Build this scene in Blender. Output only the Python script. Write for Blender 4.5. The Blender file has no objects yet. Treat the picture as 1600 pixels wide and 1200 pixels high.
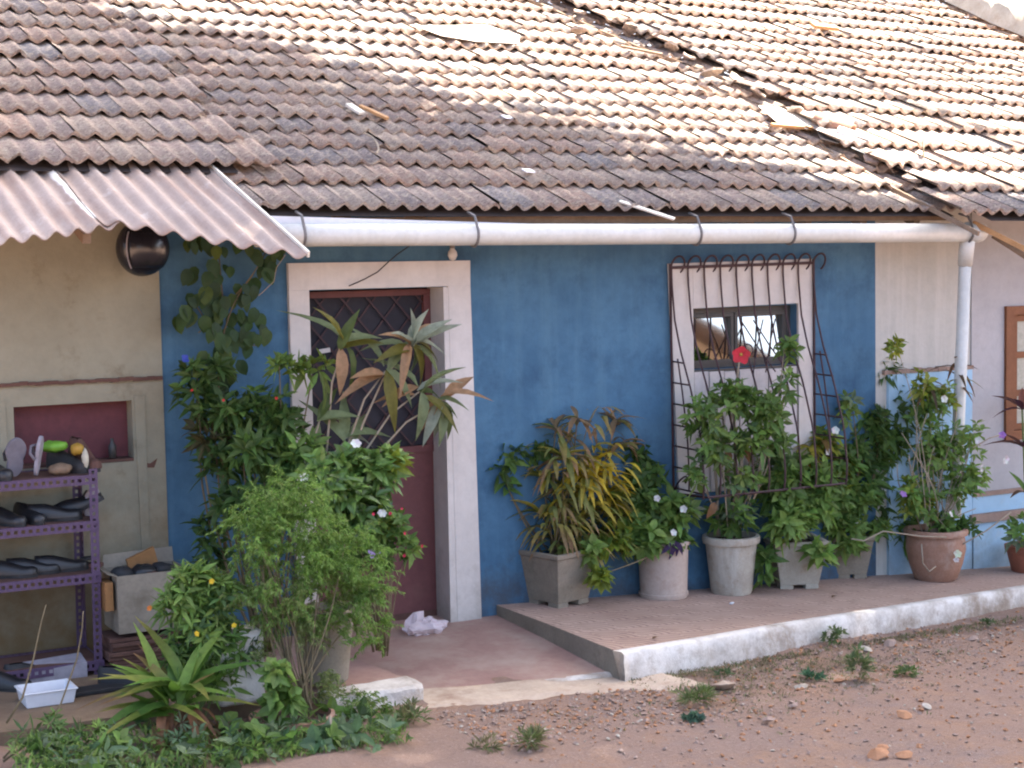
import bpy, math, random
import numpy as np
from mathutils import Vector, Matrix, Euler
R = random.Random(7)
S = bpy.context.scene
COL = S.collection
pi = math.pi

# ------------------------------------------------------------------ camera
CAM_C = np.array((0.0, -9.03, 2.18)); YAW, PITCH, ROLL, FPX = 28.0, -4.4, 1.1, 2600.0
def _basis():
    y, p, r = np.radians([YAW, PITCH, ROLL])
    F = np.array([math.sin(y)*math.cos(p), math.cos(y)*math.cos(p), math.sin(p)])
    R0 = np.array([math.cos(y), -math.sin(y), 0.0]); U0 = np.cross(R0, F)
    return F, math.cos(r)*R0-math.sin(r)*U0, math.sin(r)*R0+math.cos(r)*U0
CF, CR, CU = _basis()
cd = bpy.data.cameras.new('camera'); cam = bpy.data.objects.new('camera', cd); COL.objects.link(cam)
m = Matrix(((CR[0], CU[0], -CF[0], CAM_C[0]), (CR[1], CU[1], -CF[1], CAM_C[1]), (CR[2], CU[2], -CF[2], CAM_C[2]), (0, 0, 0, 1)))
cam.matrix_world = m
cd.sensor_width = 36.0; cd.lens = FPX*36.0/1600.0; cd.clip_end = 2000; cd.clip_start = 0.1
S.camera = cam
# ------------------------------------------------------------------ light
SUN_EL, SUN_AZ = 60.0, 8.0            # azimuth measured from +x towards +y
LD = Vector((math.cos(math.radians(SUN_EL))*math.cos(math.radians(SUN_AZ)), math.cos(math.radians(SUN_EL))*math.sin(math.radians(SUN_AZ)), math.sin(math.radians(SUN_EL))))
W = bpy.data.worlds.new('World'); S.world = W; W.use_nodes = True
nt = W.node_tree
sky = nt.nodes.new('ShaderNodeTexSky'); sky.sky_type = 'NISHITA'; sky.sun_disc = False
sky.sun_elevation = math.radians(SUN_EL); sky.sun_rotation = math.radians(90.0-SUN_AZ)
sky.air_density = 0.7; sky.dust_density = 4.5; sky.ozone_density = 0.5
nt.links.new(sky.outputs[0], nt.nodes['Background'].inputs[0]); nt.nodes['Background'].inputs[1].default_value = 0.072
sl = bpy.data.lights.new('sun', 'SUN'); sl.energy = 5.0; sl.angle = math.radians(0.5); sl.color = (1.0, 0.93, 0.82)
so = bpy.data.objects.new('sun', sl); COL.objects.link(so); so.rotation_euler = LD.to_track_quat('Z', 'Y').to_euler()
S.view_settings.view_transform = 'Standard'; S.view_settings.look = 'None'
S.view_settings.exposure = 3.6; S.view_settings.gamma = 1.0; S.view_settings.use_curve_mapping = False
S.cycles.filter_width = 2.1
S.cycles.max_bounces = 8

# ------------------------------------------------------------------ photo point -> point on a real plane
def ray(px, py): return CF+(px-800.0)/FPX*CR-(py-600.0)/FPX*CU
def onY(px, py, y=0.0):
    d = ray(px, py); return CAM_C+(y-CAM_C[1])/d[1]*d
def onP(px, py, p0, n):
    d = ray(px, py); n = np.array(n, float); return CAM_C+((np.array(p0)-CAM_C)@n)/(d@n)*d
def pxm(p): return FPX/((np.array(p)-CAM_C)@CF)          # pixels per metre at a point
def proj(p):
    v = np.array(p)-CAM_C; t = v@CF; return 800+FPX*(v@CR)/t, 600-FPX*(v@CU)/t

# ------------------------------------------------------------------ materials
def new_mat(name):
    mt = bpy.data.materials.new(name); mt.use_nodes = True
    return mt, mt.node_tree, mt.node_tree.nodes['Principled BSDF']
def _noise(t, scale, detail=4, rough=0.6, coord=None, dist=0.0):
    n = t.nodes.new('ShaderNodeTexNoise'); n.inputs['Scale'].default_value = scale; n.inputs['Detail'].default_value = detail
    n.inputs['Roughness'].default_value = rough; n.inputs['Distortion'].default_value = dist
    if coord is not None: t.links.new(coord, n.inputs['Vector'])
    return n.outputs['Fac']
def _map(t, v, a, b, c=0.0, d=1.0):
    n = t.nodes.new('ShaderNodeMapRange'); n.inputs[1].default_value = a; n.inputs[2].default_value = b; n.inputs[3].default_value = c; n.inputs[4].default_value = d
    t.links.new(v, n.inputs[0]); return n.outputs[0]
def _mix(t, fac, a, b, mode='MIX'):
    n = t.nodes.new('ShaderNodeMix'); n.data_type = 'RGBA'; n.blend_type = mode
    for sock, val in ((n.inputs[0], fac), (n.inputs[6], a), (n.inputs[7], b)):
        if hasattr(val, 'links'): t.links.new(val, sock)
        elif isinstance(val, (int, float)): sock.default_value = val
        else: sock.default_value = (*val, 1.0)
    return n.outputs[2]
def _pos(t, sx=1, sy=1, sz=1):
    g = t.nodes.new('ShaderNodeNewGeometry')
    if (sx, sy, sz) == (1, 1, 1): return g.outputs['Position']
    v = t.nodes.new('ShaderNodeVectorMath'); v.operation = 'MULTIPLY'; v.inputs[1].default_value = (sx, sy, sz)
    t.links.new(g.outputs['Position'], v.inputs[0]); return v.outputs[0]
def _bump(t, bs, h, strength=0.3, dist=0.01):
    b = t.nodes.new('ShaderNodeBump'); b.inputs['Strength'].default_value = strength; b.inputs['Distance'].default_value = dist
    t.links.new(h, b.inputs['Height']); t.links.new(b.outputs[0], bs.inputs['Normal'])
def rough_mat(name, c1, c2, scale=6.0, rough=0.85, bump=0.3, bscale=60.0, stain=None, stain_scale=2.0, stain_lo=0.55, stain_hi=0.75, streak=None, metallic=0.0, bdist=0.006, spec=0.3):
    mt, t, bs = new_mat(name); P = _pos(t)
    c = _mix(t, _map(t, _noise(t, scale, 5, 0.65, P), 0.3, 0.7), c1, c2)
    c = _mix(t, _map(t, _noise(t, scale*9, 3, 0.6, P), 0.35, 0.7, 0.0, 0.35), c, tuple(x*0.72 for x in c1))
    if streak: c = _mix(t, _map(t, _noise(t, 1.0, 5, 0.7, _pos(t, 14, 14, 0.7)), 0.5, 0.78, 0.0, streak[1]), c, streak[0])
    if stain: c = _mix(t, _map(t, _noise(t, stain_scale, 8, 0.7, P), stain_lo, stain_hi), c, stain)
    t.links.new(c, bs.inputs['Base Color'])
    bs.inputs['Roughness'].default_value = rough; bs.inputs['Metallic'].default_value = metallic; bs.inputs['Specular IOR Level'].default_value = spec
    if bump: _bump(t, bs, _noise(t, bscale, 6, 0.7, P), bump, bdist)
    return mt
def plain(name, c, rough=0.6, metallic=0.0, spec=0.5, var=0.15):
    mt, t, bs = new_mat(name)
    cc = _mix(t, _map(t, _noise(t, 25, 4, 0.6, _pos(t)), 0.3, 0.7), tuple(x*(1-var) for x in c), tuple(min(1, x*(1+var)) for x in c))
    t.links.new(cc, bs.inputs['Base Color']); bs.inputs['Roughness'].default_value = rough; bs.inputs['Metallic'].default_value = metallic
    bs.inputs['Specular IOR Level'].default_value = spec
    return mt
def leaf_mat(name, transl=0.5, rough=0.55):
    mt, t, bs = new_mat(name)
    a = t.nodes.new('ShaderNodeVertexColor'); a.layer_name = 'Col'
    c = _mix(t, _map(t, _noise(t, 30, 3, 0.6, _pos(t)), 0.3, 0.7, 0.0, 0.35), a.outputs['Color'], (0.02, 0.03, 0.01))
    t.links.new(c, bs.inputs['Base Color']); bs.inputs['Roughness'].default_value = rough; bs.inputs['Specular IOR Level'].default_value = 0.4
    tr = t.nodes.new('ShaderNodeBsdfTranslucent'); t.links.new(c, tr.inputs['Color'])
    mx = t.nodes.new('ShaderNodeMixShader'); mx.inputs[0].default_value = transl
    t.links.new(bs.outputs[0], mx.inputs[1]); t.links.new(tr.outputs[0], mx.inputs[2])
    t.links.new(mx.outputs[0], t.nodes['Material Output'].inputs['Surface'])
    return mt
M = {}
M['leaf'] = leaf_mat('leaf'); M['leaf_gloss'] = leaf_mat('leaf_gloss', 0.22, 0.3); M['petal'] = leaf_mat('petal', 0.35, 0.6)
def tile_mat():
    mt, t, bs = new_mat('clay_tile'); P = _pos(t)
    a = t.nodes.new('ShaderNodeVertexColor'); a.layer_name = 'Col'
    oi = t.nodes.new('ShaderNodeObjectInfo')
    c = _mix(t, _map(t, oi.outputs['Random'], 0, 1, 0.0, 0.4), a.outputs['Color'], (0.42, 0.32, 0.265))
    c = _mix(t, _map(t, _noise(t, 1.1, 5, 0.65, P), 0.45, 0.70, 0.0, 0.5), c, (0.265, 0.22, 0.205))      # sooty weathering
    c = _mix(t, _map(t, _noise(t, 26, 6, 0.8, P), 0.50, 0.60, 0.0, 0.8), c, (0.60, 0.50, 0.375))        # lichen
    c = _mix(t, _map(t, _noise(t, 55, 5, 0.8, P), 0.51, 0.62, 0.0, 0.8), c, (0.135, 0.10, 0.09))
    t.links.new(c, bs.inputs['Base Color']); bs.inputs['Roughness'].default_value = 0.95; bs.inputs['Specular IOR Level'].default_value = 0.15
    _bump(t, bs, _noise(t, 70, 6, 0.8, P), 1.0, 0.012)
    return mt
M['tile'] = tile_mat()
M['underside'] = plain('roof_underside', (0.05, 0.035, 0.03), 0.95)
def wall_mat(name, c1, c2, base_dark=None, stain=None, lo=0.56, hi=0.8, sscale=2.2, streak=None, bump=0.18):
    mt, t, bs = new_mat(name); P = _pos(t)
    c = _mix(t, _map(t, _noise(t, 1.6, 6, 0.65, P), 0.3, 0.7), c1, c2)
    c = _mix(t, _map(t, _noise(t, 14, 5, 0.7, P), 0.4, 0.7, 0.0, 0.30), c, tuple(x*0.75 for x in c1))
    if streak: c = _mix(t, _map(t, _noise(t, 1.0, 5, 0.7, _pos(t, 9, 9, 0.5)), 0.48, 0.75, 0.0, streak[1]), c, streak[0])
    if stain: c = _mix(t, _map(t, _noise(t, sscale, 9, 0.72, P), lo, hi), c, stain)
    if base_dark:                                        # splash-back dirt that clings to the foot of the wall
        s = t.nodes.new('ShaderNodeSeparateXYZ'); t.links.new(P, s.inputs[0])
        a = t.nodes.new('ShaderNodeMath'); a.operation = 'ADD'; t.links.new(s.outputs[2], a.inputs[0])
        t.links.new(_map(t, _noise(t, 3.0, 7, 0.7, P), 0.25, 0.75, -0.45, 0.45), a.inputs[1])
        c = _mix(t, _map(t, a.outputs[0], base_dark[1], base_dark[2], base_dark[3], 0.0), c, base_dark[0])
    t.links.new(c, bs.inputs['Base Color']); bs.inputs['Roughness'].default_value = 0.85; bs.inputs['Specular IOR Level'].default_value = 0.25
    _bump(t, bs, _noise(t, 45, 6, 0.65, P), bump, 0.01)
    return mt
M['blue'] = wall_mat('blue_paint', (0.046, 0.116, 0.200), (0.086, 0.190, 0.292), ((0.06, 0.065, 0.075), -0.1, 0.25, 0.75), stain=(0.034, 0.084, 0.152), lo=0.50, hi=0.68, sscale=1.9, streak=((0.10, 0.20, 0.28), 0.5))
M['cream'] = wall_mat('cream_plaster', (0.250, 0.235, 0.172), (0.315, 0.298, 0.222), ((0.155, 0.10, 0.045), 0.0, 0.95, 0.95), stain=(0.18, 0.14, 0.085), lo=0.56, hi=0.8, sscale=3.5)
M['pale'] = wall_mat('pale_plaster', (0.43, 0.422, 0.385), (0.51, 0.50, 0.455), streak=((0.60, 0.58, 0.54), 0.6), stain=(0.36, 0.31, 0.26), lo=0.64, hi=0.85)
M['lilac'] = wall_mat('lilac_plaster', (0.37, 0.362, 0.368), (0.445, 0.435, 0.44), stain=(0.30, 0.25, 0.24), lo=0.62, hi=0.85, sscale=4)
M['sky_blue'] = wall_mat('sky_blue_paint', (0.32, 0.50, 0.66), (0.38, 0.56, 0.70), ((0.24, 0.27, 0.28), -0.2, 0.15, 0.6), stain=(0.42, 0.50, 0.54), lo=0.55, hi=0.8, sscale=3)
M['white_plaster'] = wall_mat('white_plaster', (0.54, 0.50, 0.465), (0.64, 0.60, 0.56), ((0.30, 0.26, 0.22), -0.1, 0.35, 0.7), streak=((0.46, 0.43, 0.40), 0.5), stain=(0.40, 0.35, 0.31), lo=0.62, hi=0.85, sscale=3, bump=0.12)
M['whitewash'] = wall_mat('whitewash', (0.58, 0.54, 0.49), (0.70, 0.665, 0.62), ((0.24, 0.18, 0.13), -0.36, 0.05, 0.9), stain=(0.30, 0.24, 0.18), lo=0.57, hi=0.74, sscale=5, bump=0.6)
M['shutter'] = rough_mat('shutter_paint', (0.50, 0.46, 0.45), (0.60, 0.56, 0.55), 4, 0.7, 0.15, 40, streak=((0.34, 0.30, 0.28), 0.6))
M['maroon'] = rough_mat('maroon_paint', (0.125, 0.045, 0.046), (0.165, 0.064, 0.062), 3, 0.55, 0.1, 40, stain=(0.15, 0.07, 0.06), stain_scale=5, stain_lo=0.58, stain_hi=0.85)
M['iron'] = plain('brown_iron', (0.045, 0.020, 0.024), 0.6, 0.2)
M['dark_frame'] = plain('dark_frame', (0.05, 0.048, 0.045), 0.5)
M['dark'] = plain('dark_room', (0.045, 0.042, 0.05), 0.95, spec=0.1)
M['pvc'] = rough_mat('white_pvc', (0.54, 0.55, 0.51), (0.62, 0.63, 0.60), 3, 0.4, 0.03, 20, stain=(0.5, 0.48, 0.42), stain_scale=4, spec=0.5)
M['grey_bracket'] = plain('grey_bracket', (0.16, 0.15, 0.145), 0.5, 0.3)
def sheet_mat():
    mt, t, bs = new_mat('corrugated_sheet'); P = _pos(t)
    c = _mix(t, _map(t, _noise(t, 2.4, 6, 0.7, P), 0.3, 0.7), (0.29, 0.222, 0.185), (0.385, 0.305, 0.26))
    c = _mix(t, _map(t, _noise(t, 1.0, 6, 0.7, _pos(t, 8, 0.9, 0.9)), 0.48, 0.72, 0.0, 0.8), c, (0.24, 0.145, 0.105))
    c = _mix(t, _map(t, _noise(t, 3.2, 7, 0.7, _pos(t, 2, 1, 1)), 0.58, 0.74, 0.0, 0.8), c, (0.50, 0.43, 0.38))
    c = _mix(t, _map(t, _noise(t, 45, 5, 0.7, P), 0.5, 0.75, 0.0, 0.5), c, (0.20, 0.14, 0.12))
    a = t.nodes.new('ShaderNodeVertexColor'); a.layer_name = 'Col'; sp = t.nodes.new('ShaderNodeSeparateColor'); t.links.new(a.outputs['Color'], sp.inputs[0])
    c = _mix(t, _map(t, sp.outputs[0], 0.1, 0.5), c, (0.66, 0.62, 0.56))
    t.links.new(c, bs.inputs['Base Color']); bs.inputs['Roughness'].default_value = 0.7; bs.inputs['Specular IOR Level'].default_value = 0.25
    _bump(t, bs, _noise(t, 60, 6, 0.7, P), 0.3, 0.006); return mt
M['sheet'] = sheet_mat()
M['cement'] = rough_mat('grey_cement', (0.21, 0.175, 0.135), (0.28, 0.24, 0.185), 8, 0.9, 0.4, 90, stain=(0.13, 0.11, 0.08), stain_scale=6, stain_lo=0.55, stain_hi=0.78)
M['cement_pale'] = rough_mat('pale_cement', (0.34, 0.30, 0.245), (0.44, 0.40, 0.33), 8, 0.9, 0.4, 90, stain=(0.24, 0.17, 0.11), stain_scale=7, stain_lo=0.52, stain_hi=0.74, streak=((0.52, 0.49, 0.43), 0.7))
M['cream_pot'] = rough_mat('cream_pot', (0.40, 0.31, 0.26), (0.46, 0.37, 0.31), 5, 0.7, 0.15, 60, stain=(0.28, 0.17, 0.12), stain_scale=4, stain_lo=0.58, stain_hi=0.8)
M['terracotta'] = rough_mat('terracotta', (0.26, 0.135, 0.085), (0.36, 0.21, 0.15), 7, 0.85, 0.3, 80, stain=(0.40, 0.30, 0.24), stain_scale=5, stain_lo=0.52, stain_hi=0.75)
M['terracotta_dark'] = rough_mat('dark_terracotta', (0.15, 0.065, 0.04), (0.22, 0.10, 0.06), 7, 0.9, 0.4, 60, stain=(0.08, 0.05, 0.04), stain_scale=5)
M['terracotta_new'] = rough_mat('new_terracotta', (0.24, 0.085, 0.05), (0.30, 0.11, 0.065), 6, 0.8, 0.2, 80)
M['soil'] = rough_mat('pot_soil', (0.06, 0.04, 0.028), (0.10, 0.065, 0.045), 20, 0.95, 0.9, 60)
M['stem'] = rough_mat('plant_stem', (0.13, 0.10, 0.055), (0.20, 0.155, 0.09), 20, 0.85, 0.2, 90)
M['stem_pale'] = rough_mat('pale_stem', (0.27, 0.22, 0.16), (0.34, 0.28, 0.21), 20, 0.85, 0.2, 90)
M['stem_green'] = rough_mat('green_stem', (0.10, 0.15, 0.04), (0.16, 0.20, 0.07), 20, 0.7, 0.1, 90)
M['wood'] = rough_mat('bare_wood', (0.36, 0.19, 0.08), (0.48, 0.28, 0.13), 9, 0.8, 0.3, 40)
M['wood_old'] = rough_mat('old_wood', (0.17, 0.115, 0.075), (0.26, 0.18, 0.12), 9, 0.9, 0.4, 50)
M['window_wood'] = rough_mat('brown_window_wood', (0.16, 0.060, 0.025), (0.23, 0.09, 0.04), 8, 0.6, 0.2, 40)
M['purple'] = rough_mat('purple_enamel', (0.085, 0.052, 0.098), (0.115, 0.072, 0.128), 8, 0.55, 0.1, 60, stain=(0.06, 0.035, 0.05), stain_scale=8)
M['black_gloss'] = plain('black_gloss', (0.010, 0.010, 0.016), 0.25, spec=0.6)
M['black_rubber'] = plain('black_rubber', (0.018, 0.018, 0.02), 0.7)
M['black_leather'] = plain('black_leather', (0.014, 0.014, 0.016), 0.4)
M['grey_foam'] = plain('grey_foam', (0.15, 0.14, 0.165), 0.8)
M['pale_grey'] = plain('pale_grey', (0.27, 0.25, 0.28), 0.7)
M['lime'] = plain('lime_cloth', (0.14, 0.33, 0.03), 0.6)
M['ochre'] = plain('ochre_cloth', (0.38, 0.22, 0.03), 0.6)
M['bone'] = plain('bone_cloth', (0.45, 0.42, 0.33), 0.7)
M['carton'] = rough_mat('grey_carton', (0.22, 0.19, 0.15), (0.29, 0.255, 0.20), 5, 0.85, 0.15, 60, stain=(0.13, 0.10, 0.07), stain_scale=3)
M['orange_card'] = plain('orange_card', (0.25, 0.12, 0.04), 0.7)
M['brown_board'] = rough_mat('brown_board', (0.10, 0.05, 0.04), (0.15, 0.08, 0.06), 8, 0.85, 0.3, 60)
M['white_plastic'] = plain('white_plastic', (0.66, 0.66, 0.69), 0.35, var=0.05)
M['white_sheet'] = rough_mat('pale_sheet', (0.60, 0.55, 0.46), (0.72, 0.67, 0.58), 5, 0.7, 0.1, 50)
M['mirror_glass'] = plain('tinted_glass', (0.55, 0.55, 0.53), 0.03, 1.0, var=0.02)
M['frosted'] = rough_mat('frosted_glass', (0.30, 0.32, 0.27), (0.42, 0.43, 0.38), 30, 0.25, 0.3, 60)
M['red_fl'] = plain('niche_maroon', (0.115, 0.028, 0.034), 0.7)
M['stone'] = rough_mat('lane_stone', (0.25, 0.175, 0.14), (0.36, 0.26, 0.21), 9, 0.95, 0.5, 50)
M['laterite'] = rough_mat('laterite_chip', (0.32, 0.15, 0.075), (0.42, 0.22, 0.12), 9, 0.95, 0.5, 50)
M['cloud_bulb'] = plain('bulb_glass', (0.55, 0.53, 0.50), 0.15, var=0.05)
def ground_mat():
    mt, t, bs = new_mat('laterite_ground'); P = _pos(t)
    c = _mix(t, _map(t, _noise(t, 0.9, 7, 0.62, P), 0.35, 0.66), (0.245, 0.172, 0.140), (0.280, 0.184, 0.139))
    c = _mix(t, _map(t, _noise(t, 2.4, 8, 0.7, P), 0.5, 0.68, 0.0, 0.85), c, (0.315, 0.19, 0.122))
    c = _mix(t, _map(t, _noise(t, 3.1, 6, 0.7, _pos(t, 1.0, 1.4, 1)), 0.56, 0.72, 0.0, 0.7), c, (0.235, 0.185, 0.168))
    c = _mix(t, _map(t, _noise(t, 38, 5, 0.75, P), 0.5, 0.75, 0.0, 0.6), c, (0.19, 0.12, 0.09))
    c = _mix(t, _map(t, _noise(t, 48, 4, 0.75, P), 0.56, 0.74, 0.0, 0.6), c, (0.42, 0.33, 0.27))
    t.links.new(c, bs.inputs['Base Color']); bs.inputs['Roughness'].default_value = 0.95; bs.inputs['Specular IOR Level'].default_value = 0.15
    _bump(t, bs, _noise(t, 40, 8, 0.75, P), 0.9, 0.02)
    return mt
M['ground'] = ground_mat()
def porch_mat():
    mt, t, bs = new_mat('porch_cement_tiles'); P = _pos(t)
    c = _mix(t, _map(t, _noise(t, 1.8, 7, 0.65, P), 0.32, 0.68), (0.35, 0.235, 0.185), (0.44, 0.315, 0.25))
    c = _mix(t, _map(t, _noise(t, 8, 6, 0.7, P), 0.52, 0.75, 0.0, 0.7), c, (0.24, 0.16, 0.125))
    # fans pressed into each cement tile
    v = t.nodes.new('ShaderNodeVectorMath'); v.operation = 'MULTIPLY'; v.inputs[1].default_value = (4.4, 4.4, 0.0); t.links.new(P, v.inputs[0])
    f = t.nodes.new('ShaderNodeVectorMath'); f.operation = 'FRACTION'; t.links.new(v.outputs[0], f.inputs[0])
    w = t.nodes.new('ShaderNodeTexWave'); w.wave_type = 'RINGS'; w.rings_direction = 'Z'; w.inputs['Scale'].default_value = 1.5; w.inputs['Distortion'].default_value = 0.4
    t.links.new(f.outputs[0], w.inputs['Vector'])
    c = _mix(t, _map(t, w.outputs['Fac'], 0.0, 0.3, 0.85, 0.0), c, (0.17, 0.11, 0.09))
    t.links.new(c, bs.inputs['Base Color']); bs.inputs['Roughness'].default_value = 0.9; bs.inputs['Specular IOR Level'].default_value = 0.2
    _bump(t, bs, w.outputs['Fac'], 0.35, 0.006)
    return mt
M['porch'] = porch_mat()
M['landing'] = rough_mat('red_oxide_landing', (0.30, 0.175, 0.145), (0.37, 0.24, 0.195), 2.2, 0.85, 0.2, 50, stain=(0.40, 0.30, 0.24), stain_scale=2.6, stain_lo=0.48, stain_hi=0.72)
M['left_floor'] = rough_mat('brown_floor', (0.15, 0.10, 0.065), (0.22, 0.155, 0.10), 3, 0.9, 0.4, 50, stain=(0.10, 0.065, 0.04), stain_scale=4)
M['apron'] = rough_mat('sandy_apron', (0.40, 0.31, 0.235), (0.50, 0.40, 0.31), 5, 0.95, 0.7, 40, stain=(0.27, 0.17, 0.12), stain_scale=4, stain_lo=0.5, stain_hi=0.7)
def bag_mat():
    mt, t, bs = new_mat('clear_plastic')
    bs.inputs['Base Color'].default_value = (0.80, 0.70, 0.74, 1); bs.inputs['Roughness'].default_value = 0.2
    tr = t.nodes.new('ShaderNodeBsdfTransparent'); mx = t.nodes.new('ShaderNodeMixShader'); mx.inputs[0].default_value = 0.5
    t.links.new(tr.outputs[0], mx.inputs[1]); t.links.new(bs.outputs[0], mx.inputs[2]); t.links.new(mx.outputs[0], t.nodes['Material Output'].inputs['Surface'])
    return mt
M['bag'] = bag_mat()

# ------------------------------------------------------------------ mesh building
WL = {}
def V3(p): return Vector((float(p[0]), float(p[1]), float(p[2])))
def link(o, parent=None, loc=None):
    """loc is a world position; parents carry no rotation"""
    COL.objects.link(o)
    w = V3(loc) if loc is not None else (WL[parent] if parent is not None else Vector((0, 0, 0)))
    if parent is not None: o.parent = parent; o.location = w-WL[parent]
    else: o.location = w
    WL[o] = w
    return o
def tag(o, label=None, cat=None, group=None, kind=None):
    for k, v in (('label', label), ('category', cat), ('group', group), ('kind', kind)):
        if v: o[k] = v
    return o
def thing(name, label, cat, loc, group=None):
    o = bpy.data.objects.new(name, None); o.empty_display_size = 0.1; link(o, None, loc); return tag(o, label, cat, group)
class MB:
    def __init__(s): s.v = []; s.f = []; s.c = []; s.col = (1, 1, 1)
    def add(s, vs, fs, col=None):
        b = len(s.v); s.v.extend([tuple(map(float, p)) for p in vs]); s.f.extend([tuple(i+b for i in f) for f in fs]); s.c.extend([col or s.col]*len(vs)); return s
    def box(s, a, b):
        (x0, y0, z0), (x1, y1, z1) = a, b
        return s.add([(x0, y0, z0), (x1, y0, z0), (x1, y1, z0), (x0, y1, z0), (x0, y0, z1), (x1, y0, z1), (x1, y1, z1), (x0, y1, z1)],
                     [(0, 3, 2, 1), (4, 5, 6, 7), (0, 1, 5, 4), (1, 2, 6, 5), (2, 3, 7, 6), (3, 0, 4, 7)])
    def hexa(s, lo, hi):                        # two quads
        return s.add(list(lo)+list(hi), [(3, 2, 1, 0), (4, 5, 6, 7), (0, 1, 5, 4), (1, 2, 6, 5), (2, 3, 7, 6), (3, 0, 4, 7)])
    def prismY(s, poly, y0, y1):                # poly of (x,z), extruded in y
        n = len(poly)
        return s.add([(x, y0, z) for x, z in poly]+[(x, y1, z) for x, z in poly],
                     [tuple(range(n)), tuple(range(2*n-1, n-1, -1))]+[(i, i+n, (i+1) % n+n, (i+1) % n) for i in range(n)])
    def obox(s, c, ax, ay, az):                 # oriented box from half axes
        c, ax, ay, az = map(np.array, (c, ax, ay, az))
        return s.hexa([c-ax-ay-az, c+ax-ay-az, c+ax+ay-az, c-ax+ay-az], [c-ax-ay+az, c+ax-ay+az, c+ax+ay+az, c-ax+ay+az])
    def bar(s, p, q, w, h, up=(0, 0, 1)):
        p, q = V3(p), V3(q); d = (q-p); L = d.length; d.normalize(); u = V3(up)
        sd = d.cross(u)
        if sd.length < 1e-3: sd = d.cross(Vector((1, 0, 0)))
        sd.normalize(); u = sd.cross(d)
        return s.obox((p+q)/2, d*L/2, sd*w/2, u*h/2)
    def tube(s, pts, r, n=6, cap=True):
        pts = [V3(p) for p in pts]; rr = r if isinstance(r, (list, tuple)) else [r]*len(pts)
        vs = []; fs = []; ref = None
        for i, p in enumerate(pts):
            d = (pts[min(i+1, len(pts)-1)]-pts[max(i-1, 0)])
            if d.length < 1e-9: d = Vector((0, 0, 1))
            d.normalize()
            if ref is None: ref = Vector((1, 0, 0)) if abs(d.x) < 0.8 else Vector((0, 1, 0))
            a = ref-d*ref.dot(d); a.normalize(); ref = a; b = d.cross(a)
            for k in range(n):
                t = 2*pi*k/n; vs.append(p+(a*math.cos(t)+b*math.sin(t))*rr[i])
        for i in range(len(pts)-1):
            for k in range(n): fs.append((i*n+k, i*n+(k+1) % n, (i+1)*n+(k+1) % n, (i+1)*n+k))
        if cap: fs.append(tuple(range(n-1, -1, -1))); fs.append(tuple((len(pts)-1)*n+k for k in range(n)))
        return s.add(vs, fs)
    def lathe(s, prof, c=(0, 0, 0), n=28, rmod=None):
        vs = []; fs = []
        for r, z in prof:
            for k in range(n):
                t = 2*pi*k/n; q = r*(rmod(t, z) if rmod else 1.0); vs.append((c[0]+q*math.cos(t), c[1]+q*math.sin(t), c[2]+z))
        for i in range(len(prof)-1):
            for k in range(n): fs.append((i*n+k, i*n+(k+1) % n, (i+1)*n+(k+1) % n, (i+1)*n+k))
        return s.add(vs, fs)
    def leaf(s, p, d, L, w, droop=0.2, col=(0.1, 0.2, 0.05), up=(0, 0, 1), segs=1, fold=0.18, prof=None, tipcol=None):
        p = V3(p); d = V3(d).normalized(); u = V3(up)
        sd = d.cross(u)
        if sd.length < 0.05: sd = d.cross(Vector((0.7, 0.7, 0.1)))
        sd.normalize(); nn = sd.cross(d)
        def at(t): return p+d*(L*t)+Vector((0, 0, -droop*L*t*t))
        if segs == 1:
            m_ = at(0.45)
            return s.add([p, m_-sd*w/2+nn*fold*w, m_, m_+sd*w/2+nn*fold*w, at(1)], [(0, 1, 2), (0, 2, 3), (1, 4, 2), (2, 4, 3)], col)
        vs = []; fs = []; cs = []
        for i in range(segs+1):
            t = i/segs; c_ = at(t); ww = w*(prof(t) if prof else math.sin(pi*min(1, 0.08+0.92*t**0.75)) ) / 2
            ww = max(ww, 0.0006)
            vs += [c_-sd*ww+nn*fold*ww*2, c_, c_+sd*ww+nn*fold*ww*2]
            k = t*t if tipcol else 0
            cs += [tuple(col[j]*(1-k)+(tipcol or col)[j]*k for j in range(3))]*3
            if i: b = i*3; fs += [(b-3, b-2, b+1, b), (b-2, b-1, b+2, b+1)]
        s.add(vs, fs, col); s.c[-len(vs):] = cs
        return s
    def mesh(s, name, mat, smooth=False, origin=(0, 0, 0)):
        me = bpy.data.meshes.new(name); o = origin
        me.from_pydata([(a-o[0], b-o[1], c-o[2]) for a, b, c in s.v], [], s.f)
        at = me.color_attributes.new('Col', 'FLOAT_COLOR', 'POINT')
        at.data.foreach_set('color', np.array([(*c, 1.0) for c in s.c], dtype=np.float32).ravel())
        for m_ in (mat if isinstance(mat, (list, tuple)) else [mat]): me.materials.append(m_)
        if smooth: me.polygons.foreach_set('use_smooth', [True]*len(me.polygons))
        return me
    def build(s, name, mat, parent=None, smooth=False, origin=None, kind=None, label=None):
        w = V3(origin) if origin is not None else (WL[parent] if parent is not None else Vector((0, 0, 0)))
        o = bpy.data.objects.new(name, s.mesh(name, mat, smooth, w)); link(o, parent, w)
        if kind: o['kind'] = kind
        if label: o['label'] = label
        return o
def bevel(o, w=0.004, seg=2):
    b = o.modifiers.new('bevel', 'BEVEL'); b.width = w; b.segments = seg; b.limit_method = 'ANGLE'; return o
def nz(x, y, z=0.0): 
    from mathutils import noise
    return noise.noise(Vector((x, y, z)))
def inst(me, name, parent, mw):
    o = bpy.data.objects.new(name, me); COL.objects.link(o); o.parent = parent
    o.matrix_local = Matrix.Translation(-WL[parent]) @ mw
    return o

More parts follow.
